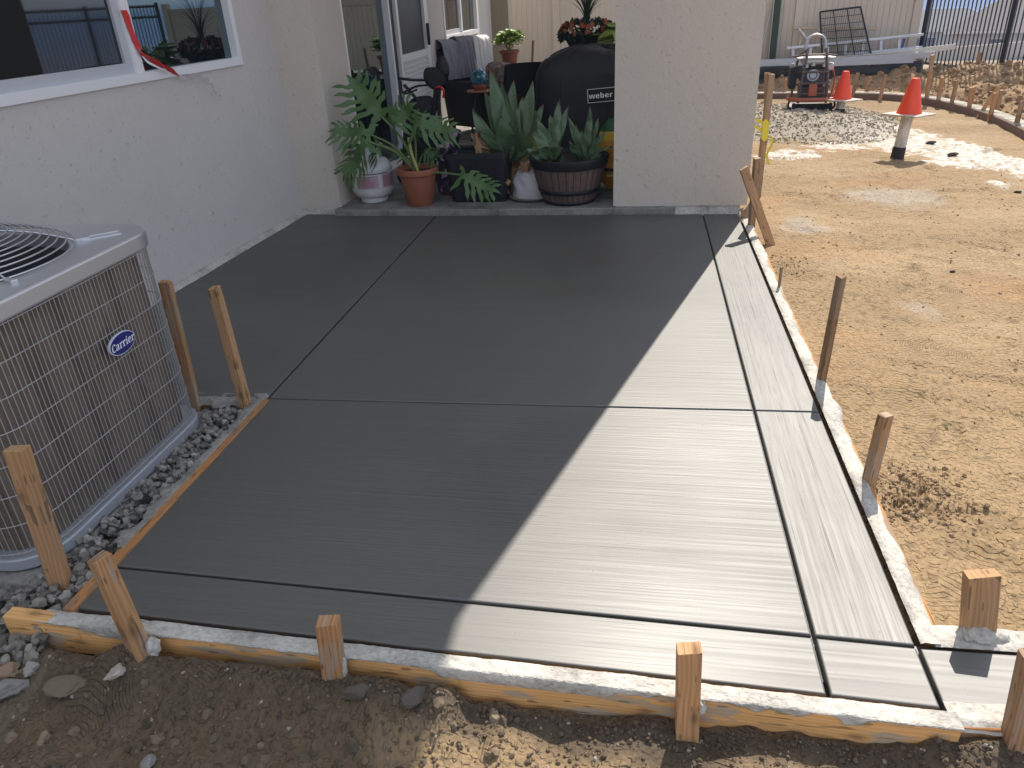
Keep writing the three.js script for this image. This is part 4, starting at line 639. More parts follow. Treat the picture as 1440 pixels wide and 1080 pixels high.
{ // covered grill
  const t = thing('covered_grill', 'barbecue grill under a black fabric cover with a logo patch', 'grill', [-.34, PF, -1.12]);
  const cov = std([.016, .0165, .019], .62, { bumpMap: tex(256, 256, (u, v) => hash2(Math.floor(u * 256), Math.floor(v * 256), 5), { m: [.2, .2] }), bumpScale: .0005, side: THREE.DoubleSide });
  const top = x => .935 - .03 * (x / .5) ** 2 + .022 * Math.exp(-(((x + .16) / .14) ** 2));
  const g = surf((u, v) => { // skirt then dome
    const a = u * 6.283, ca = Math.cos(a), sa = Math.sin(a), e = 5; const k = Math.pow(Math.abs(ca) ** e + Math.abs(sa) ** e, -1 / e); let X = ca * k, Z = sa * k; const f = fbm(ca * 3 + 7, sa * 3 + v * 2, 4, 771) - .5 + .9 * (Math.abs(fbm(ca * 2.2 + 3, v * 3.1 + sa * 2.2, 3, 775) - .5)), fold = Math.sin(a * 15 + 3 * v) * .012 * (1 - v) * (v < .7 ? 1 : 0);
    let s, y; if (v < .68) { const t2 = v / .68; s = 1 + .04 * (1 - t2) + fold + f * .05; y = .03 + t2 * .72; } else { const t2 = (v - .68) / .32; s = Math.cos(t2 * Math.PI / 2) ** .36; y = .75; }
    const px = X * .49 * s, pz = Z * .32 * s; if (v >= .68) { const t2 = (v - .68) / .32; const dome = top(px) - .75, zf = Math.pow(Math.max(0, 1 - (pz / .325) ** 2), .5); y = .75 + dome * Math.min(1, Math.sin(t2 * Math.PI / 2)) * (.62 + .38 * zf) + f * .05; }
    return V(px, y, pz + fold * .5); }, 140, 60, [3, 1.2], true);
  part('cover', g, cov, t);
  for (const q of [-.3, .06]) part('seam', tube([[q, .07, .345], [q, .4, .338], [q + .02, .74, .326], [q * .9 + .02, .86, .25]], .0035, 20, 5), cov, t);
  const lt = canvasTex(512, 256, (x, w, h) => { x.fillStyle = '#141416'; x.fillRect(0, 0, w, h); x.strokeStyle = '#e4e4e4'; x.lineWidth = 10; x.strokeRect(10, 10, w - 20, h - 20); x.fillStyle = '#eeeeee'; x.font = 'bold 130px sans-serif'; x.textBaseline = 'middle'; x.fillText('weber', 26, h / 2 + 2, 340); x.fillStyle = '#a8182a'; x.fillRect(392, 60, 84, 136); x.fillStyle = '#141416'; x.fillRect(420, 96, 20, 100); });
  const lg = box(.26, .1, .006); { const p = lg.attributes.position, uv = lg.attributes.uv; for (let i = 0; i < p.count; i++) uv.setXY(i, p.getX(i) / .26 + .5, p.getY(i) / .1 + .5); } const lm = part('logo_patch', lg, std(0xffffff, .7, { map: lt }), t); lm.position.set(.045, .64, .345); lm.rotation.set(-.02, .0, .06);
  part('buckle', rbox(.035, .05, .012, .004, -.4, .88, .05), M.galv, t);
}
{ // flower planter standing behind the grill
  const st = thing('plant_stand', 'pale grey plant stand behind the covered grill', 'plant stand', [-.53, PF, -2.2]);
  part('top', rbox(.42, .03, .3, .008, 0, .859, 0), std([.6, .58, .55], .6), st); for (const x of [-.18, .18]) for (const z of [-.12, .12]) part('leg', rbox(.03, .845, .03, .004, x, .422, z), std([.6, .58, .55], .6), st);
  const t = thing('flower_planter', 'dark planter with orange flowers and a spiky grass behind the grill', 'flower planter', [-.53, PF + .875, -2.2]);
  part('bowl', lathe([[0, 0], [.15, 0], [.2, .1], [.205, .11], [.19, .11], [.14, .02], [0, .02]], 36), M.blackMatt, t);
  const r = mulberry(91), dark = std([.022, .045, .022], .7, { side: THREE.DoubleSide }), fol = []; const leaf = new THREE.CircleGeometry(.02, 6); for (let i = 0; i < 620; i++) { const a = r() * 6.283, e = r() * 1.5 - .35, R = .19 + .05 * r(); const g = leaf.clone(); g.scale(.7, 1.2, 1); g.rotateX(r() * 3); g.rotateY(r() * 6); g.translate(Math.cos(a) * Math.cos(e) * R * 1.1, .1 + Math.max(-.07, Math.sin(e) * R * .6), Math.sin(a) * Math.cos(e) * R); fol.push(g); } part('foliage', fol, dark, t).userData.kind = 'stuff';
  const fm = [std([.38, .075, .03], .7, { side: THREE.DoubleSide }), std([.42, .13, .06], .7, { side: THREE.DoubleSide })]; const fg = (() => { const l = []; for (let i = 0; i < 9; i++) { const g = surf((u, v) => { const R = .004 + .024 * v; return V((u - .5) * .018 * Math.sin(Math.PI * (.15 + .85 * v)), R, .006 * Math.sin(v * 3)); }, 2, 3); g.rotateZ(i / 9 * 6.283); l.push(g); } l.push(new THREE.SphereGeometry(.008, 8, 6)); return merge(l); })();
  for (let i = 0; i < 26; i++) { const a = r() * Math.PI * 1.3 - .15 * Math.PI, e = .05 + r() * .75; const m = part('flower', fg, fm[i % 2], t); m.position.set(Math.cos(a) * Math.cos(e) * .235, .11 + Math.sin(e) * .15, Math.sin(a) * Math.cos(e) * .21); m.rotation.set(-e * .5 + (r() - .5) * .5, (Math.PI / 2 - a) * .6, r() * 3); const k = .75 + .3 * r(); m.scale.set(k, k, k); }
  const bl = []; for (let i = 0; i < 46; i++) { const a = r() * 6.283, tl = .18 + .32 * r(), h = .22 + .34 * r(); bl.push(surf((u, v) => V(Math.cos(a) * tl * v * v + (u - .5) * .009 * (1 - v * .9), .14 + h * v * (1.5 - .55 * v * v * (tl / .3)), Math.sin(a) * tl * v * v), 1, 8)); } part('grass', bl, dark, t).userData.kind = 'stuff';
}
function leafyPlant(name, label, cat, pos, n, R, ls, mat, seed, potFn) {
  const t = thing(name, label, cat, pos); let y0 = 0; if (potFn) y0 = potFn(t); const r = mulberry(seed);
  for (let i = 0; i < n; i++) { const a = r() * 6.283, e = -.2 + r() * 1.7, q = R * (.55 + .5 * r()), b = V(Math.cos(a) * Math.cos(e) * q * .8, y0 + R * .55 + Math.sin(e) * q * .75, Math.sin(a) * Math.cos(e) * q * .8), d = V(Math.cos(a + r() - .5), .9 * r() - .2, Math.sin(a + r() - .5)).normalize(), s = new THREE.Vector3().crossVectors(d, V(r() - .5, 1, r() - .5)).normalize(), up = new THREE.Vector3().crossVectors(s, d); const L = ls * (.7 + .6 * r()); part('leaf', surf((u, v) => b.clone().addScaledVector(d, v * L).addScaledVector(s, (u - .5) * L * .55 * Math.sin(Math.PI * (.08 + .9 * v))).addScaledVector(up, -.25 * L * v * v + .12 * L * Math.abs(u - .5)), 2, 5), mat, t); }
  for (let i = 0; i < 5; i++) { const a = i * 1.26; part('stem', rod([0, y0 - .01, 0], [Math.cos(a) * R * .5, y0 + R * .9, Math.sin(a) * R * .5], .005, 5), stemM, t); }
  return t;
}
leafyPlant('shrub', 'bright yellow-green leafy plant between the planter and the column', 'shrub', [-.19, PF + .78, -1.85], 60, .19, .15, leafYM, 95, t => { part('pot', lathe([[0, -.78], [.1, -.78], [.13, -.02], [.12, -.02], [0, -.06]], 30), M.terracotta, t); return 0; });
leafyPlant('potted_plant', 'bright sunlit green bush in a small terracotta pot behind the chair', 'potted plant', [-1.53, .66, -4.0], 260, .165, .07, leafYM, 97, t => { pot(t, .075, .105, .16, M.terracotta, .03); return .14; });
{ const t = thing('side_table', 'low table behind the wicker chair carrying the bright potted bush', 'table', [-1.5, PF, -4.0]); const m = std([.12, .09, .07], .6); part('tabletop', rbox(.5, .03, .4, .006, 0, .598, 0), m, t); for (const x of [-.21, .21]) for (const z of [-.16, .16]) part('leg', rbox(.03, .58, .03, .004, x, .29, z), m, t); }
// wicker chair with blankets
let chairM;
const wickT = tex(256, 256, (u, v) => { const a = Math.sin(u * 6.283 * 16), b = Math.sin(v * 6.283 * 32 + (Math.floor(u * 32) % 2) * Math.PI); return .5 + .3 * b * Math.abs(a); }, { m: [.4, .4] });
const wick = std([.022, .02, .02], .55, { bumpMap: wickT, bumpScale: .01 });
{
  const t = thing('wicker_chair', 'black wicker armchair against the porch wall, draped with blankets', 'chair', [-1.70, PF, -3.42], -.6);
  part('seat', rbox(.62, .12, .62, .03, .08, .33, 0), wick, t);
  part('backrest', surf((u, v) => { const a = u * 6.283, e = 6, k = Math.pow(Math.abs(Math.cos(a)) ** e + Math.abs(Math.sin(a)) ** e, -1 / e), y = .1 + v * .78, s = v > .94 ? Math.cos((v - .94) / .06 * 1.5) : 1; return V(-.24 - .12 * v + Math.cos(a) * k * .045 * s, y, Math.sin(a) * k * .36 * (.9 + .12 * v) * s); }, 40, 24, [1.8, .8], true), wick, t);
  for (const s of [-1, 1]) { part('arm', surf((u, v) => { const a = u * 6.283, e = 6, k = Math.pow(Math.abs(Math.cos(a)) ** e + Math.abs(Math.sin(a)) ** e, -1 / e); const y = v < .9 ? .1 + v * .46 : .52 + Math.sin((v - .9) / .1 * 1.57) * .03, sc = v > .9 ? Math.cos((v - .9) / .1 * 1.5) : 1; return V(.06 + Math.cos(a) * k * .34 * sc * (.92 + .08 * v) - .04 * v, y, s * .33 + Math.sin(a) * k * .05 * sc); }, 40, 16, [1.6, .5], true), wick, t); }
  for (const x of [-.24, .36]) for (const z of [-.3, .3]) part('leg', rod([x, 0, z], [x, .2, z], .022, 10), wick, t);
  t.updateMatrixWorld(); chairM = t.matrixWorld.clone();
}
function drape(name, label, x0, x1, z0, z1, ytop, yf, yb, mat, seed) { // hangs over the chair back: front sheet, top, rear sheet
  const t = surf((u, v) => { const f = (fbm(u * 6, v * 2 + seed, 4, 781 + seed) - .5) * .05 + .02 * Math.sin(u * 26 + seed + 2 * Math.sin(v * 3)) * Math.abs(v - .4) * 2; const z = mix(z0, z1, u) + .02 * Math.sin(v * 5 + seed); let x, y; if (v < .42) { const q = v / .42; x = x0 - .01 + .06 * (1 - q) - Math.abs(f); y = mix(yb, ytop, q); } else if (v < .58) { const q = (v - .42) / .16; x = mix(x0 - .01, x1, q); y = ytop + .03 * Math.sin(q * 3.14) + f * .3; } else { const q = (v - .58) / .42; x = x1 + .06 * q + Math.abs(f); y = mix(ytop, yf, q); } return V(x, y, z); }, 48, 40, [1, 1]);
  t.applyMatrix4(chairM); solo(name, t, mat, label, 'blanket');
}
const clothB = tex(256, 256, (u, v) => fbm(u * 60, v * 60, 2, 791, 60), { m: [1, 1] });
drape('blanket', 'grey blanket hung over the near half of the wicker chair back', -.425, -.29, .36, .12, .91, .55, .5, std([.30, .30, .33], .95, { side: THREE.DoubleSide, bumpMap: clothB, bumpScale: .004 }), 1);
drape('blanket', 'second darker grey blanket in the middle of the wicker chair back', -.425, -.285, .14, -.12, .925, .55, .5, std([.24, .24, .28], .95, { side: THREE.DoubleSide, bumpMap: clothB, bumpScale: .004 }), 2);
drape('blanket', 'bright white blanket hung over the far end of the chair back', -.42, -.28, -.1, -.36, .915, .5, .5, std([.78, .77, .75], .95, { side: THREE.DoubleSide, bumpMap: clothB, bumpScale: .004 }), 3);
{ const pt = tex(256, 256, (u, v) => { const a = vn(u * 20, v * 20, 795, 20), b = (Math.floor(u * 10) + Math.floor(v * 10)) % 2; return mx3([.16, .13, .11], a > .5 ? [.3, .27, .24] : [.2, .05, .04], b * .6 + .2); }, { color: true });
  const g = surf((u, v) => { const a = u * 6.283, e = 4, k = Math.pow(Math.abs(Math.cos(a)) ** e + Math.abs(Math.sin(a)) ** e, -1 / e), b = v * Math.PI; return V(Math.cos(a) * k * .2 * Math.sin(b) ** .5, Math.sin(a) * k * .15 * Math.sin(b) ** .5, -Math.cos(b) * .07); }, 36, 16, [1, 1], true); const m = solo('cushion', g, std(0xffffff, .95, { map: pt }), 'patterned brown and red cushion propped in the wicker chair', 'cushion'); m.position.set(-1.52, .60, -3.36); m.rotation.set(-.4, .9, .2); }
{ // blue glass cloche on terracotta
  const tb = thing('plant_stool', 'small dark stool with a tan top carrying the blue glass globe', 'stool', [-1.66, PF, -2.86]); part('top', new THREE.CylinderGeometry(.13, .13, .014, 32).translate(0, .478, 0), std([.42, .2, .1], .6), tb); for (let i = 0; i < 3; i++) { const a = i * 2.09 + .4; part('leg', rod([Math.cos(a) * .05, .47, Math.sin(a) * .05], [Math.cos(a) * .13, 0, Math.sin(a) * .13], .012), M.black, tb); }
  const t = thing('glass_globe', 'blue glass globe sitting in a terracotta dish on the stool', 'ornament', [-1.66, PF + .486, -2.86]); part('dish', lathe([[0, 0], [.06, 0], [.075, .055], [.068, .055], [.05, .01], [0, .01]], 30), M.terracotta, t);
  const g = new THREE.SphereGeometry(.085, 28, 20); g.translate(0, .11, 0); part('globe', g, phy([.02, .16, .22], .08, { clearcoat: 1, metalness: .2, ior: 1.6 }), t); const dots = []; for (let i = 0; i < 60; i++) { const a = i * 2.399, y = 1 - (i + .5) / 60 * 1.6, r = Math.sqrt(1 - y * y); dots.push(new THREE.SphereGeometry(.008, 6, 5).translate(Math.cos(a) * r * .084, .11 + y * .084, Math.sin(a) * r * .084)); } part('nubs', dots, phy([.02, .12, .25], .1, { clearcoat: 1 }), t);
}
{ // round dark mesh chair back beyond the agave
  const t = thing('round_chair', 'dark round-backed woven chair beyond the big agave', 'chair', [-1.18, PF, -3.1], .5);
  part('shell', surf((u, v) => { const a = (u - .5) * 3.6, b = v * 1.35; const R = .28; return V(Math.sin(a) * R * Math.cos(b * .35), .3 + .4 * Math.sin(b), -Math.cos(a) * R * .9 * Math.cos(b * .3)); }, 30, 12), std([.018, .017, .017], .6, { side: THREE.DoubleSide, bumpMap: wickT, bumpScale: .008 }), t); part('seat', new THREE.CylinderGeometry(.27, .25, .06, 32).translate(0, .3, 0), wick, t);
  for (let i = 0; i < 4; i++) { const a = i * 1.57 + .78; part('leg', rod([Math.cos(a) * .2, .28, Math.sin(a) * .2], [Math.cos(a) * .25, 0, Math.sin(a) * .25], .014), M.black, t); }
}
{ // cooler box and broom
  const t = thing('cooler', 'pale box with a blue band and black rim beyond the porch chairs', 'cooler', [-1.22, PF, -3.75]); part('body', rbox(.3, .44, .3, .02, 0, .22 + .14, 0), std([.62, .6, .4], .5), t); part('band', rbox(.305, .08, .305, .02, 0, .54, 0), std([.05, .3, .5], .5), t); part('rim', rbox(.33, .05, .33, .02, 0, .61, 0), M.black, t); part('foot', rbox(.24, .15, .24, .01, 0, .075, 0), M.black, t);
  const b = thing('broom', 'upright broom stick leaning behind the grill', 'broom', [-1.3, PF, -4.0]); part('handle', rod([-.02, .1, 0], [.04, .86, -.03], .014, 8), std([.3, .16, .08], .7), b); part('head', rbox(.26, .1, .06, .02, -.02, .05, 0), M.black, b);
}
{ // folded black stroller by the door
  const t = thing('stroller', 'folded black stroller with padded handles in front of the screen door', 'stroller', [-1.68, PF, -.78]); const m = M.black;
  const tb = (p, r, n = 'frame') => part(n, tube(p, r, 24, 8), n === 'grip' ? M.rubber : m, t);
  tb([[.06, .06, 0], [.07, .45, 0], [.12, .72, .0], [.13, .80, 0]], .018); tb([[.14, .05, -.02], [.13, .45, 0], [.15, .74, 0], [.2, .8, 0]], .016); tb([[-.1, .07, 0], [-.1, .35, 0], [-.02, .6, 0], [-.12, .76, .02]], .013); tb([[-.2, .06, .04], [-.15, .4, .04], [-.08, .62, .03]], .012);
  tb([[-.16, .805, .02], [-.04, .79, .03], [.06, .785, .02]], .010); tb([[-.14, .70, .03], [-.02, .745, .03], [.07, .75, .02]], .008); tb([[-.14, .79, .03], [-.13, .70, .03], [-.02, .72, .03]], .007);
  const bag = (x, y, z, a, b, c, s) => { const g = new THREE.SphereGeometry(1, 24, 16); g.scale(a, b, c); jitter(g, .03, s, 12); return move(g, x, y, z); };
  part('headrest', bag(.11, .80, .0, .085, .08, .05, 3), M.blackMatt, t); part('handle_pad', bag(.19, .86, -.01, .05, .075, .04, 5), m, t); part('seat', bag(-.05, .36, -.02, .13, .22, .07, 7), M.blackMatt, t); part('hood', bag(-.02, .58, -.04, .12, .1, .08, 8), M.blackMatt, t);
  part('strap', tube([[.13, .73, .05], [.16, .74, .055], [.19, .71, .05], [.18, .66, .04]], .009, 16, 6), std([.5, .02, .03], .5), t);
  for (const [x, z] of [[-.16, .05], [.14, .05], [-.1, -.2], [.14, -.2]]) part('wheel', new THREE.TorusGeometry(.07, .018, 8, 24).translate(x, .088, z), M.rubber, t);
}
{ // purple printed bag beside the tub
  const bt = canvasTex(256, 512, (x, w, h) => { x.fillStyle = '#3a2a3e'; x.fillRect(0, 0, w, h); const r = mulberry(8); for (let i = 0; i < 40; i++) { x.fillStyle = ['#b59bb4', '#6e4a72', '#1d161f', '#c9b6c6'][i % 4]; x.beginPath(); x.ellipse(r() * w, r() * h, 10 + r() * 34, 8 + r() * 26, r() * 3, 0, 7); x.fill(); } });
  const g = surf((u, v) => { const a = u * 6.283, f = fbm(Math.cos(a) * 2 + 1, v * 6 + Math.sin(a), 4, 801); const s = (.85 + .35 * f) * (v > .7 ? 1 + (v - .7) * 1.1 : 1) * (v > .985 ? .3 : 1); return V(Math.cos(a) * .075 * s + .04 * v * v, v * .46, Math.sin(a) * .05 * s); }, 32, 24, [2, 1], true); const m = solo('printed_bag', g, std(0xffffff, .5, { map: bt, side: THREE.DoubleSide }), 'crumpled purple and pink printed bag between the pot and the tub', 'bag'); m.position.set(-1.46, PF + .02, -.5);
  solo('saucer', lathe([[0, 0], [.06, 0], [.075, .02], [.07, .02], [0, .006]], 28), M.terracotta, 'small terracotta dish under the purple bag', 'saucer').position.set(-1.45, PF, -.5);
}

// ------------------------------------------------------------------ yard: curved mow curb and its forms
function sweep(off0, off1, y0, y1, s0 = 0, s1 = 1, seed = 1, rough = .004) { // box section swept along the curb curve (offset + = outside)
  const N = 110, sec = [[off0, y0], [off0, y1 - .006], [off0 + .006, y1], [off1 - .006, y1], [off1, y1 - .006], [off1, y0]], P = [];
  return surf((u, v) => { const k = mix(s0, s1, v), p = curbCurve.getPointAt(k), t = curbCurve.getTangentAt(k), n = V(-t.z, 0, t.x); const out = n; const q = sec[Math.round(u * 5)]; const e = (fbm(v * 90, u * 4, 3, seed) - .5) * rough; return V(p.x + out.x * -(q[0] + e), q[1] + e * (u > .1 && u < .9 ? 1 : 0), p.z + out.z * -(q[0] + e)); }, 5, N, [.4, 8]).toNonIndexed();
}
{
  const c = sweep(.03, .17, -.12, .03); c.computeVertexNormals(); const m = solo('mow_curb', c, std([.74, .71, .65], .9, { map: roughCol, bumpMap: roughBump, bumpScale: .003, side: THREE.DoubleSide }), 'curved pale concrete curb sweeping round the far side of the yard', 'curb');
  const f = sweep(.0, .028, -.12, .026, 0, 1, 3); f.computeVertexNormals(); const t = thing('curb_form', 'thin bent brown form strip along the inner side of the curved curb', 'form board'); part('strip', f, std([.17, .11, .08], .85, { bumpMap: woodBump, bumpScale: .002, side: THREE.DoubleSide }), t);
}
const fs = [ // x, z, top y, lean, label
  [1.595, -5.93, .30, -.03, 'wide pale stake at the left end of the curved curb, nearest the column'], [1.86, -6.2, .18, -.01, 'short stake behind the curb, second from the column'], [2.385, -5.87, .17, .02, 'stake standing behind the compactor on the right'],
  [2.63, -5.8, .275, .03, 'left stake of the close pair right of the far cone'], [2.83, -5.98, .2, .03, 'right stake of the close pair right of the far cone'], [2.925, -5.62, .26, .02, 'single stake between the two cones along the curb'],
  [3.36, -5.63, .15, .0, 'faint stake partly behind the tip of the nearer cone'], [3.345, -5.2, .5, -.03, 'very tall brown stake behind the nearer cone'], [3.4, -4.98, .27, .0, 'stake just right of the tall one on the curb'], [3.46, -4.72, .265, .01, 'second stake right of the tall one on the curb'],
  [3.53, -4.36, .225, -.02, 'third stake right of the tall one on the curb'], [3.74, -4.92, .17, .0, 'outer stake behind the curb bend'], [3.52, -4.06, .265, .14, 'thin pale stake leaning far to the right against the curb'], [3.53, -3.78, .235, .0, 'stake on the curb just right of the leaning one'],
  [3.78, -4.28, .2, .0, 'outer stake beyond the leaning one'], [3.55, -3.2, .23, .0, 'stake at the far right border on the curb'], [4.35, -6.6, .32, .0, 'lone stake up on the dirt bank by the iron fence']];
fs.forEach(([x, z, ty, ln, lab], i) => { const yb = H(x, z); stake(lab, [x, Math.min(yb, -.02), z], [x + ln, Math.max(ty, yb + .16), z], i === 0 ? .075 : i === 7 ? .05 : .042, .025, .1 + (i * .7) % .5, i === 12 ? W0 : i % 3 === 0 ? W2 : W1, { seed: 60 + i, bury: .1, group: 'stakes along the curved curb' }); });

// cones on plastic drain stubs
{
  const orange = std([.88, .075, .022], .45), pale = std([1.15, 1.05, .98], .7, { map: roughCol }), pvc = std([1.25, 1.25, 1.25], .5, { map: roughCol });
  const cone = (label, x, y, z, turn, s) => {
    const t = thing('traffic_cone', label, 'traffic cone', [x, y, z], turn); t.rotation.z = -.03;
    part('body', lathe([[.105, .0], [.108, .012], [.1, .03], [.042, .255], [.034, .275], [.03, .278], [.024, .27], [.09, .03], [.095, .0]], 40).scale(s * .9, s, s * .9), orange, t);
    const g = rbox(.30 * s, .016, .30 * s, .008, 0, 0, 0); part('base', g, pale, t); return t;
  };
  cone('nearer orange cone capping a white pipe in the middle of the yard', 2.20, .305, -2.05, .72, 1.03);
  cone('farther orange cone capping a short white pipe beside the compactor', 2.185, .135, -4.4, .7, 1.08);
  const pipe = (label, x, y0, y1, z, lean) => { const t = thing('drain_pipe', label, 'pipe', [x, y0, z]); t.rotation.z = lean; part('pipe', lathe([[.048, -.1], [.048, y1 - y0], [.042, y1 - y0], [.042, -.1]], 32), pvc, t); part('coupling', lathe([[.046, -.1], [.054, -.1], [.054, .085], [.05, .09], [.046, .09]], 32), M.black, t); };
  pipe('white plastic pipe stub under the nearer cone', 2.17, -.05, .297, -2.05, -.07);
  pipe('short white plastic pipe stub under the farther cone', 2.18, -.05, .13, -4.4, -.04);
}
// plate compactor
{
  const t = thing('plate_compactor', 'plate compactor with tubular frame, loop handle and orange-red bumper', 'compactor', [1.9, -.0, -4.72], -.08);
  const steel = std([.13, .1, .085], .5, { metalness: .6 }), redm = std([.38, .085, .035], .5), bright = std([.45, .44, .43], .4, { metalness: .5 }), T = (p, r, m, n) => part(n, tube(p, r, 32, 8), m, t);
  part('base_plate', surf((u, v) => { const z = (v - .5) * .6, x = (u - .5) * .40, lift = .09 * Math.pow(Math.abs(v - .5) * 2, 5); return V(x, lift + .01, z); }, 6, 20), std([.1, .085, .07], .6, { metalness: .5, side: THREE.DoubleSide }), t);
  part('base_edge', tube([[-.2, .1, .3], [-.19, .0, .35], [0, -.03, .37], [.19, .0, .35], [.2, .1, .3]], .02, 30, 8), M.blackMatt, t);
  T([[-.25, .16, .1], [-.26, .15, .26], [-.2, .145, .32], [0, .14, .335], [.2, .145, .32], [.26, .15, .26], [.25, .16, .1]], .022, redm, 'bumper');
  T([[-.24, .13, .2], [-.25, .06, .25], [-.2, .03, .27]], .012, M.black, 'bumper_stay'); T([[.24, .13, .2], [.25, .06, .25], [.2, .03, .27]], .012, M.black, 'bumper_stay');
  for (const s of [-1, 1]) { T([[s * .15, .1, .26], [s * .14, .3, .25], [s * .11, .55, .2], [s * .10, .66, .12]], .014, steel, 'frame_tube'); T([[s * .19, .1, -.16], [s * .19, .3, -.16], [s * .16, .56, -.1], [s * .1, .64, .02]], .014, steel, 'frame_tube'); T([[s * .15, .28, .25], [s * .2, .3, .05], [s * .19, .3, -.16]], .010, steel, 'frame_tube'); }
  for (const y of [.2, .31, .43]) T([[-.145, y, .255], [0, y, .262], [.145, y, .255]], .011, steel, 'frame_tube');
  part('fuel_tank', rbox(.3, .06, .26, .03, 0, .53, .06), bright, t); part('canopy', rbox(.42, .025, .24, .012, 0, .565, .06), bright, t);
  part('engine', [rbox(.24, .2, .2, .02, 0, .36, .02), rbox(.18, .1, .16, .02, .04, .49, .0)], std([.05, .05, .055], .5), t); part('engine', [rbox(.28, .12, .24, .02, 0, .2, .02)], std([.09, .07, .06], .5, { metalness: .4 }), t);
  const fan = new THREE.CylinderGeometry(.065, .065, .03, 28).rotateX(Math.PI / 2).translate(-.01, .385, .135); part('starter', fan, std([.42, .48, .58], .35, { metalness: .4 }), t); part('starter_grille', new THREE.TorusGeometry(.04, .006, 6, 20).translate(-.01, .385, .153), std([.1, .14, .25], .4), t);
  part('belt_guard', rbox(.09, .13, .05, .01, -.01, .24, .27), redm, t); part('muffler', rbox(.1, .08, .12, .02, .17, .46, -.02), std([.5, .48, .45], .4, { metalness: .6 }), t);
  for (const [x, y] of [[-.1, .49], [.09, .495], [-.03, .505], [.14, .48]]) part('cap', new THREE.CylinderGeometry(.024, .026, .035, 14).translate(x, y, .19), bright, t);
  part('water_tank', rbox(.08, .24, .26, .025, -.225, .36, .04), M.blackMatt, t); part('filler_cap', new THREE.CylinderGeometry(.03, .03, .035, 16).translate(-.225, .495, .1), bright, t);
  T([[-.1, .56, .03], [-.105, .68, -.05], [-.08, .76, -.1], [0, .79, -.12], [.08, .76, -.1], [.105, .68, -.05], [.1, .56, .03]], .018, std([.42, .4, .38], .35, { metalness: .7 }), 'handle');
  T([[-.24, .575, .0], [-.12, .60, .16], [.12, .60, .16], [.24, .575, .0]], .010, steel, 'frame_tube');
  T([[.2, .1, .1], [.24, .3, .05], [.2, .48, .02]], .009, redm, 'hose');
}
// ------------------------------------------------------------------ the back: retaining strip, vinyl fence, pile, ladders
{
  const g = surf((u, v) => { const x = mix(-.6, 3.72, u), e = fbm(x * 2.2, v * 2.2, 4, 851) - .5, e2 = fbm(x * 9, v * 5, 3, 853) - .5; const y = v < .8 ? mix(-.12, .29, v / .8) : .29 + .012 * e2; const z = v < .8 ? -6.83 + .10 * e + .025 * e2 : -6.83 - (v - .8) / .2 * .14; return V(x, y + .02 * e, z); }, 160, 24, [4.3, .6]);
  solo('black_sheeting', g, phy([.018, .018, .019], .48, { side: THREE.DoubleSide }), 'black plastic sheeting over the low bank in front of the back fence', 'plastic sheet');
}
const vinyl = std([.60, .535, .46], .55), vinylD = std([.54, .48, .41], .55);
{
  const t = thing('vinyl_fence', 'tan vinyl privacy fence across the back of the yard', 'fence', [0, 0, -7.38]);
  const posts = [-2.95, -1.36, .42, 2.12, 3.70], y1 = 1.42;
  posts.forEach((x, i) => { part('post', [rbox(.11, y1 + .2, .11, .006, x, (y1 - .1) / 2 + .05, 0), rbox(.13, .03, .13, .008, x, y1 + .18, 0)], vinyl, t); });
  for (let i = 0; i < posts.length - 1; i++) { const a = posts[i] + .055, b = posts[i + 1] - .055; part('rail', rbox(b - a, .12, .05, .005, (a + b) / 2, .2, 0), vinylD, t); part('rail', rbox(b - a, .1, .05, .005, (a + b) / 2, y1 - .03, 0), vinylD, t); const n = Math.round((b - a) / .078), w = (b - a) / n; const bg = rbox(w - .002, y1 - .31, .024, .004, 0, 0, 0, 1); for (let k = 0; k < n; k++) { const m = part('board', bg, vinyl, t); m.position.set(a + w * (k + .5), (y1 - .31) / 2 + .255, k % 2 ? .0012 : 0); } }
}
{
  const t = thing('green_post', 'narrow dark green board standing against the tan fence', 'post', [1.8, .3, -7.27]); part('panel', rbox(.085, .84, .03, .006, 0, .42, 0), std([.018, .05, .028], .5), t); part('edge', [rbox(.016, .86, .035, .004, -.055, .43, 0), rbox(.016, .86, .035, .004, .055, .43, 0), rbox(.13, .02, .036, .004, 0, .87, 0)], std([.4, .38, .34], .5), t);
}
{ const g = rod([1.58, .28, -7.15], [1.72, 1.0, -7.3], .012, 8); solo('metal_rod', g, M.metal, 'thin rod leaning on the back fence left of the green board', 'rod'); }
// ladders on their sides
function ladder(label, x0, x1, z, yb, yt, mat, tiltZ, lift, rungLean) {
  const t = thing('ladder', label, 'ladder', [x0, yb, z]); t.rotation.z = lift; t.rotation.x = tiltZ; const L = x1 - x0, h = yt - yb;
  part('rail', rbox(L, .036, .06, .006, L / 2, 0, 0), mat, t); part('rail', rbox(L, .036, .06, .006, L / 2, h, 0), mat, t);
  const n = Math.floor((L - .1) / .235); for (let i = 0; i < n; i++) { const x = .1 + i * .235; part('rung', bar([x, .01, 0], [x + rungLean, h - .01, 0], .034, .026), mat, t); } return t;
}
const alu = std([.62, .65, .7], .45, { metalness: .3 });
ladder('aluminium ladder lying on its side along the back fence, the longer lower one', 1.97, 3.78, -7.12, .335, .50, alu, -.1, .06, -.004);
{ const t = ladder('shorter tan-railed stepladder on its side, behind the long ladder', 2.02, 3.16, -7.2, .39, .755, std([.46, .38, .28], .55), -.1, -.05, .045); for (const x of [.08, .34]) part('brace', bar([x, .36, .03], [x + .16, .2, .03], .02, .012), alu, t); }
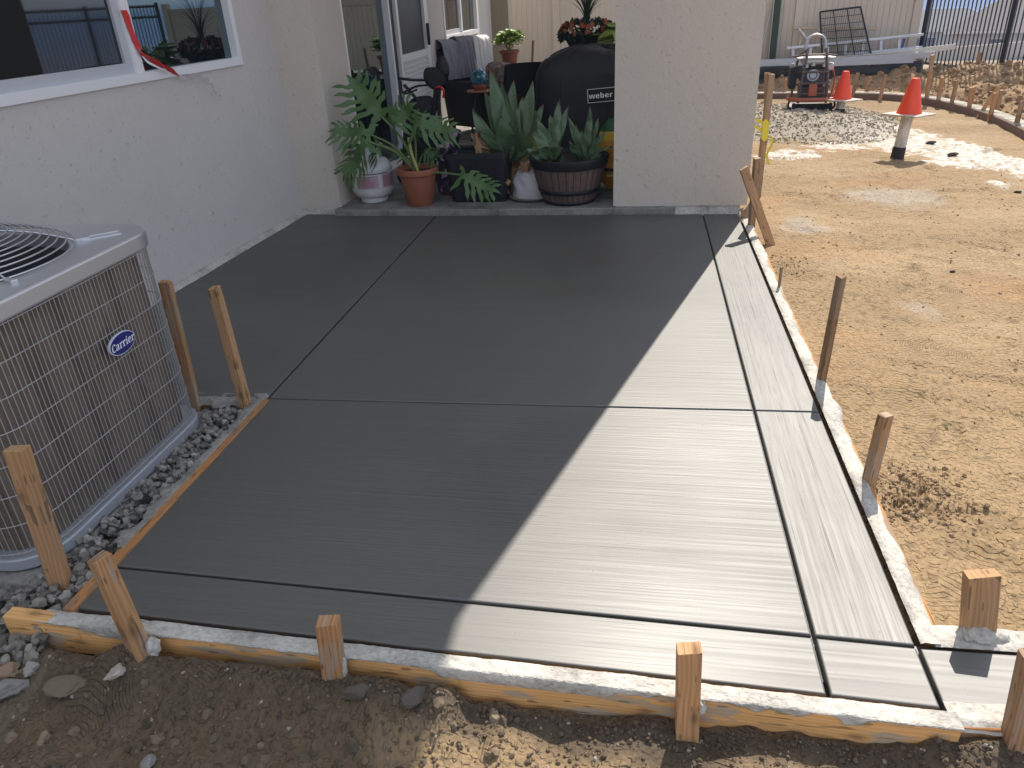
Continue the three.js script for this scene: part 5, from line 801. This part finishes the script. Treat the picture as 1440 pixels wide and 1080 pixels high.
{ // wire mesh panel leaning on the fence
  const t = thing('mesh_panel', 'black wire mesh panel leaning tilted against the back fence', 'mesh panel', [2.40, .34, -7.06]); t.rotation.x = -.2;
  const q = (u, v) => { const a = [.06, 0], b = [.72, .0], c = [-.03, .62], d = [.50, .66]; return [mix(mix(a[0], b[0], u), mix(c[0], d[0], u), v), mix(mix(a[1], b[1], u), mix(c[1], d[1], u), v), 0]; };
  for (const [a, b] of [[[0, 0], [0, 1]], [[1, 0], [1, 1]], [[0, 0], [1, 0]], [[0, 1], [1, 1]]]) part('frame', rod(q(...a), q(...b), .012, 8), M.black, t);
  for (let i = 1; i < 3; i++) part('frame', rod(q(i / 3, 0), q(i / 3, 1), .008, 6), M.black, t); for (let i = 1; i < 24; i++) part('wire', rod(q(i / 24, 0), q(i / 24, 1), .0022, 5), M.black, t); for (let i = 1; i < 7; i++) part('wire', rod(q(0, i / 7), q(1, i / 7), .004, 5), M.black, t);
}
{ // pile of planks and sheets on the bank
  const pale = std([.52, .55, .6], .6, { bumpMap: woodBump, bumpScale: .002 }), warm = std([.5, .45, .38], .7);
  const pl = (label, a, b, w, h, m, roll = 0) => solo('plank', bar(a, b, w, h, Math.PI / 2 + roll), m, label, 'plank', 'planks stacked on the bank below the back fence');
  pl('pale plank at the front of the stack, reaching left of the compactor', [1.35, .325, -6.88], [2.75, .33, -6.9], .014, .09, pale); pl('pale blue-grey plank behind the front one', [1.5, .335, -6.98], [2.95, .345, -6.97], .018, .08, pale); pl('warm tan plank in the middle of the stack', [2.6, .34, -6.9], [3.75, .36, -6.86], .02, .1, warm); pl('long pale plank running out through the iron fence corner', [2.55, .33, -6.86], [3.85, .375, -6.78], .018, .07, pale); pl('topmost light plank pointing towards the iron fence', [2.9, .35, -6.98], [4.15, .45, -6.95], .016, .07, std([.75, .74, .7], .6)); pl('lowest plank on the edge of the sheeting', [2.2, .305, -6.83], [3.6, .315, -6.8], .014, .08, pale);
  solo('tarp', surf((u, v) => { const x = mix(2.45, 3.25, u), f = fbm(u * 6, v * 3, 4, 861); return V(x, .36 + .06 * f * Math.sin(v * 3.14), mix(-7.16, -6.98, v)); }, 40, 10), std([.03, .035, .045], .6, { side: THREE.DoubleSide }), 'dark crumpled tarp bundled under the ladders', 'tarp');
  solo('blue_strap', bar([3.52, .36, -7.18], [3.55, .56, -7.2], .03, .02), std([.05, .1, .35], .5), 'short blue bar standing between the ladder rungs at the right', 'bar');
}
// iron fence: first stretch turns away from the corner, then runs along the right side of the yard
{
  const bk = std([.012, .012, .013], .45);
  const run = (t, a, b, nSpan, yb0, yb1, yt, spc) => { const d = V(b[0] - a[0], 0, b[1] - a[1]), L = d.length(); d.normalize(); const P = (s, y) => V(a[0] + d.x * s, y, a[1] + d.z * s); const yb = s => mix(yb0, yb1, s / L);
    for (let i = 0; i <= nSpan; i++) { const s = L * i / nSpan; part('post', bar(P(s, yb(s) - .12).toArray(), P(s, yt + .05).toArray(), .055, .055, Math.atan2(d.x, d.z)), bk, t); }
    part('rail', bar(P(0, yb(0)).toArray(), P(L, yb(L)).toArray(), .03, .03), bk, t); part('rail', bar(P(0, yt).toArray(), P(L, yt).toArray(), .035, .03), bk, t); part('rail', bar(P(0, yt - .16).toArray(), P(L, yt - .16).toArray(), .03, .03), bk, t);
    const n = Math.floor(L / spc); for (let i = 1; i < n; i++) { const s = L * i / n; const p0 = P(s, yb(s)), p1 = P(s, yt); const m = part('picket', new THREE.BoxGeometry(.014, p0.distanceTo(p1), .014), bk, t); m.position.copy(p0.clone().add(p1).multiplyScalar(.5)); m.rotation.y = Math.atan2(d.x, d.z); } };
  const t = thing('iron_fence', 'black iron picket fence at the far right corner of the yard', 'fence'); run(t, [3.82, -7.3], [4.62, -6.55], 1, .24, .14, 1.5, .052); run(t, [4.62, -6.55], [5.75, -5.5], 1, .14, .08, 1.5, .06); run(t, [5.75, -5.5], [5.9, 3.5], 4, .06, .0, 1.45, .1);
}
// ------------------------------------------------------------------ neighbours down the slope
function farHouse(label, x, z, y, w, d, h, turn, wallC, roofC, o = {}) {
  const t = thing('neighbour_house', label, 'house', [x, y, z], turn); const wm = std(wallC, .9), rm = std(roofC, .85);
  const r = o.rise || 1.3, ov = .4;
  part('wall', boxb(-w / 2, w / 2, 0, h, -d / 2, d / 2), wm, t);
  const P = [[-w / 2 - ov, h, d / 2 + ov], [w / 2 + ov, h, d / 2 + ov], [w / 2 + ov, h, -d / 2 - ov], [-w / 2 - ov, h, -d / 2 - ov], [-w / 2 + d * .4, h + r, 0], [w / 2 - d * .4, h + r, 0]]; const F = [[0, 1, 5], [0, 5, 4], [1, 2, 5], [2, 3, 4], [2, 4, 5], [3, 0, 4], [0, 2, 1], [0, 3, 2]]; const a = []; F.forEach(f => f.forEach(i => a.push(...P[i]))); const g = new THREE.BufferGeometry(); g.setAttribute('position', new THREE.Float32BufferAttribute(a, 3)); g.computeVertexNormals(); const roof = part('roof', muv(g), rm, t);
  part('fascia', [boxb(-w / 2 - ov, w / 2 + ov, h - .18, h - .002, d / 2 + ov - .04, d / 2 + ov)], std([.6, .57, .52], .7), t);
  for (const [vx, vz, hh] of o.vents || []) part('vent', new THREE.CylinderGeometry(.09, .09, .5, 10).translate(vx, h + hh, vz), std([.6, .58, .55], .6), roof);
  for (const [wx, wy, ww, wh] of o.windows || []) { const f = part('window', boxb(wx - ww / 2 - .06, wx + ww / 2 + .06, wy - .06, wy + wh + .06, d / 2, d / 2 + .05), std([.6, .58, .54], .6), t); part('pane', boxb(wx - ww / 2, wx + ww / 2, wy, wy + wh, d / 2 + .05, d / 2 + .06), M.darkGlass, f); }
  return t;
}
farHouse('nearer neighbouring house with pale walls at the upper right border', 31.5, -64, -5.2, 15, 9, 2.5, -.42, [.5, .47, .42], [.15, .125, .105], { rise: 2.6, vents: [[-3.5, 2.6, .9], [-2.2, 2.8, .8], [-.6, 3.2, .7], [1, 3.2, .7]], windows: [[-4.2, .8, 1.1, 1.1], [-1.9, .6, .9, 1.5], [1.2, .8, 1.2, 1.1]] });
farHouse('neighbouring house with a grey-brown roof seen through the iron fence', 36.2, -109, -8.0, 15, 10, 3.0, -.3, [.46, .43, .38], [.15, .13, .115], { rise: 2.2, vents: [[-3.5, 3.6, .7], [-1.2, 3.2, .8], [2.4, 3.2, .8]], windows: [[-4.2, .8, 1.4, 1.1], [-.6, .3, 2.2, 1.9], [4.2, .8, 1.2, 1.1]] });
farHouse('low distant house with a grey roof beyond the iron fence', 25, -120, -8.6, 16, 10, 2.6, -.2, [.42, .38, .34], [.14, .125, .11], { rise: 1.9, windows: [[-3, .8, 1.2, 1.1], [1, .8, 1.2, 1.1]] });
solo('garden_wall', boxb(0, 30, 0, 1.0, -.1, .1).rotateY(.42).translate(12, -4.3, -52), std([.5, .45, .38], .9), 'low pale garden wall below the neighbouring houses beyond the iron fence', 'wall');
// ------------------------------------------------------------------ small litter in the yard
{
  const s = (n, label, x, z, r, m, cat) => { const g = rocks[1].clone(); g.scale(r, r * .6, r * .8); const o = solo(n, g, m, label, cat); o.position.set(x, H(x, z) + r * .2, z); };
  s('dark_clod', 'dark lump on the white patch beside the nearer cone', 2.62, -2.62, .05, std([.05, .04, .035], 1), 'clod'); s('dark_clod', 'dark flat lump at the right end of the white patch', 2.62, -2.05, .05, std([.07, .055, .04], 1), 'clod'); s('dark_clod', 'small black clod out on the sand at the upper right', 2.62, -.75, .03, std([.04, .035, .03], 1), 'clod'); s('dark_clod', 'small dark clod in the middle of the bare sand', 1.62, 1.0, .016, std([.06, .045, .035], 1), 'clod'); s('paper_scrap', 'white scrap of paper at the right border of the sand', 1.335, 2.92, .022, std([.8, .78, .74], .8), 'litter');
}

// ------------------------------------------------------------------ air and render
scene.fog = new THREE.FogExp2(new THREE.Color().setRGB(.42, .6, .95), .0018);
const groupOf = { stake: 'stakes driven beside the forms', 'form board': 'form boards round the slab', 'traffic cone': 'cones capping the drain pipes', pipe: 'white drain pipes', ladder: 'ladders by the back fence', blanket: 'blankets on the wicker chair', rock: 'rocks at the lower left', 'agave plant': 'agaves on the porch', clod: 'dark clods on the sand', fence: 'fences round the yard', saucer: 'saucers on the porch', bag: 'bags on the porch', chair: 'porch chairs', 'potted plant': 'potted plants on the porch' };
for (const o of scene.children) { const u = o.userData; if (u.category && !u.group && !u.kind && groupOf[u.category]) u.group = groupOf[u.category]; if (u.category === 'house' && o.name.startsWith('neighbour')) u.group = 'neighbouring houses down the slope'; }
scene.traverse(o => { if (o.isMesh) { o.castShadow = true; o.receiveShadow = true; } });
renderer.render(scene, camera);
